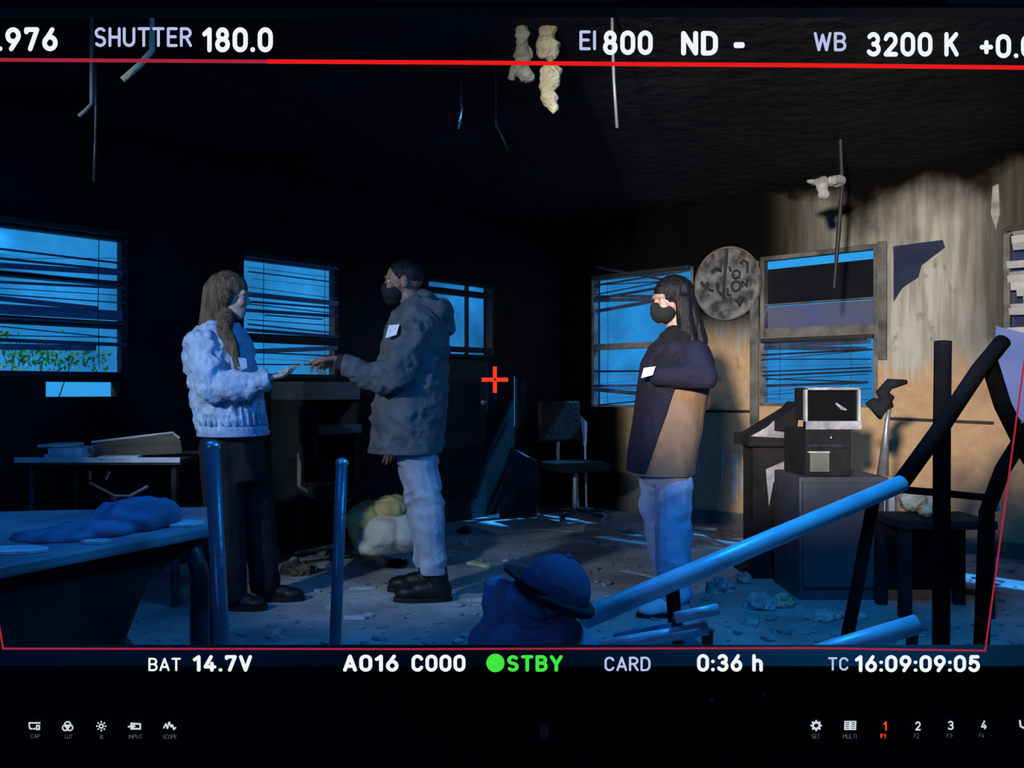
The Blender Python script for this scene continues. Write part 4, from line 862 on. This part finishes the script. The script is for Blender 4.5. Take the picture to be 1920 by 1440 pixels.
# long sloping pipe and black frame
D = 2.5
fr = thing('bent_pipe_frame', 'collapsed tube frame at right with long blue-lit sloping pipe', 'metal frame', Vector((P(1765, 1200, D+.2).x, D+.2, 0)))
lp_ = MB().tube([P(1095, 1160, 2.05), P(1400, 1030, 2.3), P(1690, 907, 2.55)], .026, 16).build('sloping_pipe', 'blue_pipe', fr, smooth=True); lp_['label'] = 'long blue-lit sloping pipe'
MB().tube([P(1686, 910, 2.56), P(1755, 815, 2.62), P(1835, 695, 2.7), P(1880, 640, 2.76)], .026, 12).build('unlit_pipe', 'pipe_unlit', fr, smooth=True)  # same pipe past the bend, its lack of light put into the colour
MB().tube([P(1768, 640, 2.7), P(1766, 800, 2.68), Vector((P(1764, 1200, 2.68).x, 2.68, 0))], .026, 12).build('upright', 'pipe_unlit', fr, smooth=True)
MB().tube([P(1768, 760, 2.69), P(1790, 775, 2.67), P(1810, 735, 2.69)], [.008, .018, .008], 8).build('weld_web', 'pipe_unlit', fr, smooth=True)
MB().tube([P(1855, 680, 2.75), P(1880, 760, 2.75), P(1925, 850, 2.75), P(1990, 950, 2.75)], .026, 12).build('unlit_pipe', 'pipe_unlit', fr, smooth=True)
MB().tube([P(1930, 800, 2.78), P(1880, 880, 2.78), P(1850, 960, 2.78), Vector((P(1835, 1010, 2.78).x, 2.78, 0))], .024, 12).build('unlit_pipe', 'pipe_unlit', fr, smooth=True)
MB().tube([P(1690, 918, 2.62), P(1770, 925, 2.68), P(1870, 935, 2.76)], .012, 10).build('cross_bar', 'pipe_unlit', fr, smooth=True)
MB().tube([P(1260, 1088, 2.18), Vector((P(1300, 1160, 2.2).x, 2.3, 0))], .018, 10).build('upright', 'pipe_unlit', fr, smooth=True)
MB().tube([P(1640, 928, 2.53), Vector((P(1560, 1000, 2.2).x, 2.3, 0))], .018, 10).build('strut', 'pipe_unlit', fr, smooth=True)
# overturned chair frame (lower right)
oc = thing('overturned_chair', 'overturned chair with blue-lit tube rails at lower right', 'chair', Vector((.55, 1.75, 0)))
for pts, r in ((((1266, 1158), (1346, 1142)), .012), (((1130, 1212), (1326, 1178)), .014), (((1150, 1252), (1310, 1222)), .014), (((1420, 1262), (1560, 1218), (1720, 1170)), .022)):
    MB().tube([P(x, y, 1.72 if pts[0][0] < 1400 else 1.9) for x, y in pts], r, 12).build('rail', 'blue_pipe', oc, smooth=True)
for x, y in ((1270, 1158), (1326, 1180)): p = P(x, y, 1.74); MB().tube([p, Vector((p.x+.02, p.y+.05, 0))], .012, 8).build('leg', 'soot_metal', oc)
for x, y in ((1430, 1258), (1710, 1174)): p = P(x, y, 1.91); MB().tube([p, Vector((p.x+.02, p.y+.05, 0))], .014, 8).build('leg', 'soot_metal', oc)
a = [P(1150, 1185, 1.78), P(1260, 1165, 1.78), P(1330, 1215, 1.74), P(1160, 1240, 1.74)]; MB().prism(a, (0, .02, -.02)).build('seat', 'cloth_blue', oc, bevel=.004)
# stool with blue cloth and cap
D = 1.9; zc = P(0, 1165, D).z
sl_ = thing('cloth_covered_stool', 'low stool smothered in dark blue cloth at bottom centre', 'stool', Vector((P(1020, 1200, D).x, D, 0)))
cc = Vector((P(1015, 1200, D).x, D, 0))
for k in range(4): a_ = math.pi/4+k*math.pi/2; MB().tube([cc+Vector((math.cos(a_)*.13, math.sin(a_)*.13, zc-.16)), cc+Vector((math.cos(a_)*.16, math.sin(a_)*.16, 0))], .014, 8).build('leg', 'soot_metal', sl_)
mb = MB(); mb.loft([(cc+Vector((0, 0, zc-.34)), .20, .18), (cc+Vector((0, 0, zc-.16)), .165, .16), (cc+Vector((0, 0, zc-.06)), .13, .14), (cc+Vector((-.02, 0, zc+.01)), .085, .10)])
mb.ell(P(935, 1130, D), (.03, .06, .06)); mb.ell(P(985, 1130, D), (.07, .08, .05)); mb.cap(P(910, 1200, D), P(960, 1120, D), .03, .03)
me = fuse(mb, .008, 4); folds(me, .016, (7, 7, 9), 8); put(me, 'cloth_cover', 'cloth_blue', sl_, smooth=True)
cp = thing('peaked_cap', 'rounded dark blue cap resting on the blue cloth', 'cap', P(1040, 1150, D))
mb = MB(); R = Matrix.Rotation(math.radians(22), 3, 'Y'); mb.ell(P(1040, 1108, D-.03), (.082, .085, .082), R); me = fuse(mb, .006, 3); cut(me, P(1040, 1118, D), R@Vector((0, 0, -1)), False)
cr = put(me, 'crown', 'cap_blue', cp, smooth=True)
mb = MB(); mb.ell(P(1040, 1108, D-.03)+R@Vector((0, 0, .082)), (.009, .009, .006)); mb.build('top_button', 'cap_blue', cr, smooth=True)
mb = MB()
for k in range(13):
    a_ = math.radians(-75+150*k/12); i0 = Vector((-math.cos(a_)*.080, math.sin(a_)*.083, 0)); i1 = Vector((-math.cos(a_)*.128-.0, math.sin(a_)*.088, .012)); b0 = P(1040, 1116, D-.03)
    mb.v += [b0+R@i0, b0+R@i1]
for k in range(12): mb.f.append((2*k, 2*k+1, 2*k+3, 2*k+2))
me = evald(mb.mesh('brim'), [('SOLIDIFY', dict(thickness=.008))]); put(me, 'brim', 'black_cloth', cp, smooth=True)
mb = MB(); mb.tube([P(1040, 1118, D-.03)+R@Vector((math.cos(t)*.084, math.sin(t)*.087, 0)) for t in [2*math.pi*k/24 for k in range(25)]], .012, 8, False); mb.build('sweatband', 'black_cloth', cp, smooth=True)

# ------------------------------------------------------------------ production monitor that frames the view
TA = math.tan(math.radians(13)); CA, SA = math.cos(math.radians(13)), math.sin(math.radians(13)); NM = Vector((0, -CA, -SA))
def S(x, y, off=0):
    d = .5/(1-(y-HZ)/F*TA); return P(x, y, d)+NM*off
mo = thing('production_monitor', 'black production monitor with glowing camera readouts framing the whole picture', 'monitor', (0, .56, 0))
OT, OB, OL, OR = 13, 1252, (-150, -70), (2080, 1975)      # opening: top, bottom rows, left and right columns (top, bottom)
def bar(nm, quad, m, th=.03, off=0): return MB().prism([S(x, y, off) for x, y in quad], -NM*th).build(nm, m, mo, bevel=.002)
bar('bezel_top', [(-330, -120), (2250, -120), (2250, OT), (-330, OT)], 'bezel'); bar('bezel_bottom', [(-330, OB), (2250, OB), (2250, 1500), (-330, 1500)], 'bezel')
bar('bezel_side', [(-330, OT), (OL[0], OT), (OL[1], OB), (-330, OB)], 'bezel'); bar('bezel_side', [(OR[0], OT), (2250, OT), (2250, OB), (OR[1], OB)], 'bezel')
bar('bezel_reflection', [(700, -14), (1162, -14), (1162, 5), (700, 5)], 'bezel_edge', .004, .004); bar('bezel_reflection', [(1772, -14), (2100, -14), (2100, 11), (1772, 9)], 'bezel_edge', .004, .004)  # brown strips put the reflection on the bezel's top edge into colour
MB().tube([S(960, 1480, -.02), Vector((0, S(960, 1480).y+.02, .02))], .016, 12).build('stand_pole', 'rubber', mo)
MB().box((0, S(960, 1480).y+.02, .012), (.4, .3, .024)).build('stand_base', 'rubber', mo, bevel=.006)
def arc(cx, cy, rx, ry, a0, a1, n=10): return [(cx+rx*math.cos(math.radians(a0+(a1-a0)*k/n)), cy+ry*math.sin(math.radians(a0+(a1-a0)*k/n))) for k in range(n+1)]
OO = arc(.3, .7, .3, .3, 0, 180)+arc(.3, .3, .3, .3, 180, 360)+[(.6, .7)]
GL = {  # rounded stroke lettering: width, strokes
 '0': (.6, [OO]), '1': (.34, [[(.02, .78), (.30, 1), (.30, 0)]]), '2': (.6, [arc(.3, .7, .28, .3, 165, -35)+[(.02, 0), (.6, 0)]]),
 '3': (.58, [arc(.28, .75, .26, .25, 150, -90)+arc(.28, .26, .30, .26, 90, -150)]), '4': (.64, [[(.40, 1), (.02, .24), (.64, .24)], [(.46, .5), (.46, 0)]]),
 '5': (.6, [[(.55, 1), (.10, 1), (.06, .52)]+arc(.28, .33, .30, .33, 118, -150)]), '6': (.6, [[(.42, 1), (.05, .42)], arc(.3, .31, .29, .31, 0, 360, 16)]),
 '7': (.58, [[(.02, .88), (.02, 1), (.58, 1), (.22, 0)]]), '8': (.6, [arc(.3, .76, .24, .24, 0, 360, 16), arc(.3, .27, .29, .27, 0, 360, 16)]),
 '9': (.6, [arc(.3, .69, .29, .31, 0, 360, 16), [(.54, .52), (.20, 0)]]), '.': (.02, [[(0, .01), (.02, .01)]]), ':': (.02, [[(0, .03), (.02, .03)], [(0, .6), (.02, .6)]]),
 '+': (.5, [[(0, .45), (.5, .45)], [(.25, .2), (.25, .7)]]), '-': (.4, [[(0, .5), (.4, .5)]]), ' ': (.16, []),
 'A': (.66, [[(0, 0), (.33, 1), (.66, 0)], [(.13, .28), (.53, .28)]]), 'B': (.58, [[(0, 0), (0, 1), (.30, 1)]+arc(.30, .76, .25, .24, 90, -90)+[(0, .52)], [(.3, .52)]+arc(.31, .26, .27, .26, 90, -90)+[(0, 0)]]),
 'C': (.6, [arc(.3, .7, .3, .3, 20, 180)+arc(.3, .3, .3, .3, 180, 340)]), 'D': (.6, [[(0, 0), (0, 1), (.28, 1)]+arc(.28, .68, .32, .32, 90, 0)+arc(.28, .32, .32, .32, 0, -90)+[(0, 0)]]),
 'E': (.5, [[(.5, 1), (0, 1), (0, 0), (.5, 0)], [(0, .52), (.44, .52)]]), 'F': (.5, [[(.5, 1), (0, 1), (0, 0)], [(0, .5), (.42, .5)]]), 'H': (.58, [[(0, 0), (0, 1)], [(.58, 0), (.58, 1)], [(0, .5), (.58, .5)]]),
 'I': (.02, [[(0, 0), (0, 1)]]), 'K': (.58, [[(0, 0), (0, 1)], [(.55, 1), (.02, .42)], [(.2, .6), (.58, 0)]]), 'L': (.48, [[(0, 1), (0, 0), (.48, 0)]]),
 'M': (.7, [[(0, 0), (0, 1), (.35, .4), (.7, 1), (.7, 0)]]), 'N': (.6, [[(0, 0), (0, 1), (.6, 0), (.6, 1)]]), 'O': (.6, [OO]), 'P': (.56, [[(0, 0), (0, 1), (.28, 1)]+arc(.28, .73, .28, .27, 90, -90)+[(0, .46)]]),
 'R': (.58, [[(0, 0), (0, 1), (.28, 1)]+arc(.28, .75, .28, .25, 90, -90)+[(0, .5)], [(.28, .5), (.58, 0)]]), 'S': (.58, [arc(.3, .75, .27, .25, 35, 270)+arc(.29, .25, .28, .25, 90, -145)]),
 'T': (.6, [[(0, 1), (.6, 1)], [(.3, 1), (.3, 0)]]), 'U': (.6, [[(0, 1)]+arc(.3, .3, .3, .3, 180, 360)+[(.6, 1)]]), 'V': (.64, [[(0, 1), (.32, 0), (.64, 1)]]),
 'W': (.9, [[(0, 1), (.22, 0), (.45, .9), (.68, 0), (.9, 1)]]), 'Y': (.64, [[(0, 1), (.32, .45), (.64, 1)], [(.32, .45), (.32, 0)]]), 'h': (.5, [[(0, 0), (0, 1)], [(0, .4)]+arc(.25, .42, .25, .25, 180, 0)+[(.5, 0)]])}
def hud(s, box, m, bold=.1, nm='readout', off=.0015):
    x0, y0, x1, y1 = box; px = 0; strokes = []
    for ch in s:
        wd, ss = GL[ch]; strokes += [[(px+x, y) for x, y in st_] for st_ in ss]; px += wd+.14+bold*2
    al = [p for st_ in strokes for p in st_]; ax, bx = min(p[0] for p in al)-bold, max(p[0] for p in al)+bold; ay, by = min(p[1] for p in al)-bold, max(p[1] for p in al)+bold
    if s == '-': ay, by = .5-bold, .5+bold
    T_ = lambda x, y: S(x0+(x1-x0)*(x-ax)/(bx-ax), y1+(y0-y1)*(y-ay)/(by-ay), off)
    mb = MB()
    for st_ in strokes:
        for (xa, ya), (xb, yb) in zip(st_, st_[1:]):
            dx, dy = xb-xa, yb-ya; L = math.hypot(dx, dy)
            if L < 1e-6: continue
            nx, ny = -dy/L*bold, dx/L*bold; mb.add([T_(xa+nx, ya+ny), T_(xb+nx, yb+ny), T_(xb-nx, yb-ny), T_(xa-nx, ya-ny)], [(0, 1, 2, 3)])
        for x, y in st_: mb.add([T_(x+bold*math.cos(k*math.pi/5), y+bold*math.sin(k*math.pi/5)) for k in range(10)], [tuple(range(10))])
    o = put(mb.mesh(nm, False), nm, m, mo); o['label'] = ('glowing readout ' if nm == 'readout' else 'small button caption ')+s; return o
W, LV = 'hud_white', 'hud_lavender'
hud('23.976', (-70, 52, 111, 97), W, .125); hud('SHUTTER', (180, 52, 362, 89), LV, .088); hud('180.0', (381, 52, 513, 99), W, .125)
hud('EI', (1086, 58, 1117, 95), LV, .088); hud('800', (1130, 58, 1223, 104), W, .125); hud('ND', (1276, 59, 1345, 105), W, .125); hud('-', (1374, 80, 1395, 91), W, .1)
hud('WB', (1524, 61, 1585, 97), LV, .088); hud('3200 K', (1623, 61, 1795, 107), W, .12); hud('+0.0', (1834, 65, 1940, 110), W, .12)
hud('BAT', (280, 1231, 341, 1256), 'hud_white', .085); hud('14.7V', (363, 1226, 474, 1257), W, .125); hud('A016', (644, 1225, 748, 1257), W, .125); hud('C000', (772, 1225, 873, 1257), W, .125)
hud('STBY', (951, 1226, 1055, 1257), 'hud_green', .125); hud('CARD', (1133, 1229, 1219, 1256), LV, .085); hud('0:36 h', (1306, 1224, 1429, 1257), W, .125)
hud('TC', (1551, 1230, 1589, 1255), LV, .085); hud('16:09:09:05', (1601, 1226, 1835, 1258), LV if False else W, .125)
def disc(cx, cy, r, m, nm, n=28): return MB().prism([S(cx+r*math.cos(2*math.pi*k/n), cy+r*math.sin(2*math.pi*k/n), .0015) for k in range(n)], -NM*.0004).build(nm, m, mo)
disc(929, 1241, 17, 'hud_green', 'status_dot')['label'] = 'green standby dot'
def line(pts, wpx, m, nm, closed=False, off=.0015):
    mb = MB()
    if closed: pts = list(pts)+[pts[0]]
    for (xa, ya), (xb, yb) in zip(pts, pts[1:]):
        dx, dy = xb-xa, yb-ya; L = math.hypot(dx, dy) or 1; nx, ny = -dy/L*wpx/2, dx/L*wpx/2; ex, ey = dx/L*wpx*.35, dy/L*wpx*.35
        mb.prism([S(xa-ex+nx, ya-ey+ny, off), S(xb+ex+nx, yb+ey+ny, off), S(xb+ex-nx, yb+ey-ny, off), S(xa-ex-nx, ya-ey-ny, off)], -NM*.0003)
    return mb.build(nm, m, mo)
line([(-140, 112), (500, 116)], 7, 'hud_red_dim', 'frame_line'); line([(505, 116), (870, 118), (1200, 121), (1500, 123), (2060, 129)], 8, 'hud_red', 'frame_line')
line([(8, 1214), (760, 1215), (1520, 1213), (1845, 1218)], 3.2, 'hud_red_dim', 'frame_line'); line([(1845, 1218), (1872, 1020), (1904, 780), (1945, 480), (2060, 129)], 3, 'hud_red_dim', 'frame_line')
line([(8, 1214), (1, 1172), (-140, 112)], 3, 'hud_red_dim', 'frame_line')
for a, b in (((906, 711), (924, 711)), ((932, 711), (950, 711)), ((928, 689), (928, 706)), ((928, 716), (928, 733))): line([a, b], 7.5, 'hud_cross', 'centre_cross')
# buttons on the bottom bezel
I = 'icon_white'
def icon(pp, m=I, wpx=2.2): return line(pp, wpx, m, 'button_icon', off=.001)
for k in range(6): icon([(56+k*3.6, 1354), (58+k*3.6, 1354)]); 
for pp in ([(56, 1356), (56, 1359)], [(57, 1361), (57, 1364)], [(58, 1365), (61, 1365)], [(64, 1365), (67, 1365)], [(70, 1359), (75, 1359), (75, 1366), (70, 1366), (70, 1359)]): icon(pp)
for cx, cy in ((128, 1357), (124, 1363), (132, 1363)): line([(cx+5.6*math.cos(2*math.pi*k/16), cy+5.2*math.sin(2*math.pi*k/16)) for k in range(16)], 2, I, 'button_icon', True, .001)
line([(191+3.6*math.cos(2*math.pi*k/12), 1360+3.6*math.sin(2*math.pi*k/12)) for k in range(12)], 2, I, 'button_icon', True, .001)
for k in range(8): a = 2*math.pi*k/8; icon([(191+7.4*math.cos(a), 1360+7.4*math.sin(a)), (191+8.6*math.cos(a), 1360+8.6*math.sin(a))])
icon([(247, 1358), (247, 1355), (264, 1356), (264, 1365), (247, 1365), (247, 1363)], wpx=2.6); icon([(242, 1361), (252, 1360)], wpx=2.6); icon([(250, 1357), (254, 1360), (250, 1363)])
icon([(308, 1363), (312, 1356), (315, 1364), (318, 1353), (322, 1361), (324, 1358), (327, 1366), (330, 1363)], wpx=2.6)
line([(1529.5+6.2*math.cos(2*math.pi*k/14), 1359+5.8*math.sin(2*math.pi*k/14)) for k in range(14)], 3.4, I, 'button_icon', True, .001)
for k in range(8): a = 2*math.pi*k/8; icon([(1529.5+8*math.cos(a), 1359+7.6*math.sin(a)), (1529.5+9.4*math.cos(a), 1359+9*math.sin(a))], wpx=3)
for cx in (1588, 1599):
    icon([(cx-4.5, 1351.5), (cx+4.5, 1351.5), (cx+4, 1366), (cx-5, 1366), (cx-4.5, 1351.5)], wpx=2)
    for yy in (1355.5, 1359, 1362.5): icon([(cx-4, yy), (cx+4, yy)], wpx=1.6)
hud('1', (1654, 1350, 1661, 1368), 'icon_red', .105, 'button_numeral'); hud('2', (1714, 1350, 1724.5, 1367), I, .10, 'button_numeral'); hud('3', (1775, 1349, 1786, 1366), I, .10, 'button_numeral'); hud('4', (1837, 1348, 1848, 1365), I, .10, 'button_numeral')
icon([(1911, 1350), (1912, 1360), (1917, 1363), (1926, 1362)], wpx=3)
for s, b in (('CAP', (60, 1374, 77, 1381)), ('LUT', (124, 1375, 138, 1382)), ('BL', (190, 1375, 197, 1382)), ('INPUT', (244, 1375, 269, 1382)), ('SCOPE', (307, 1375, 333, 1382)), ('SET', (1521, 1374, 1536, 1382)), ('MULTI', (1579, 1374, 1604, 1382)), ('F2', (1712, 1373, 1721, 1381)), ('F3', (1774, 1373, 1783, 1380)), ('F4', (1834, 1372, 1843, 1380))):
    hud(s, b, 'icon_dim', .01, 'button_caption')
hud('F1', (1649, 1373, 1659, 1382), 'icon_red', .14, 'button_caption')
MB().prism([S(x, y, .002) for x, y in ((1013, 1356), (1029, 1357), (1029, 1384), (1013, 1383))], -NM*.002).build('bezel_badge', 'bezel_edge', mo, bevel=.0006)
disc(1333, 1309, 4, 'bezel_edge', 'bezel_screw', 10); disc(1432, 1301, 4, 'bezel_edge', 'bezel_screw', 10)
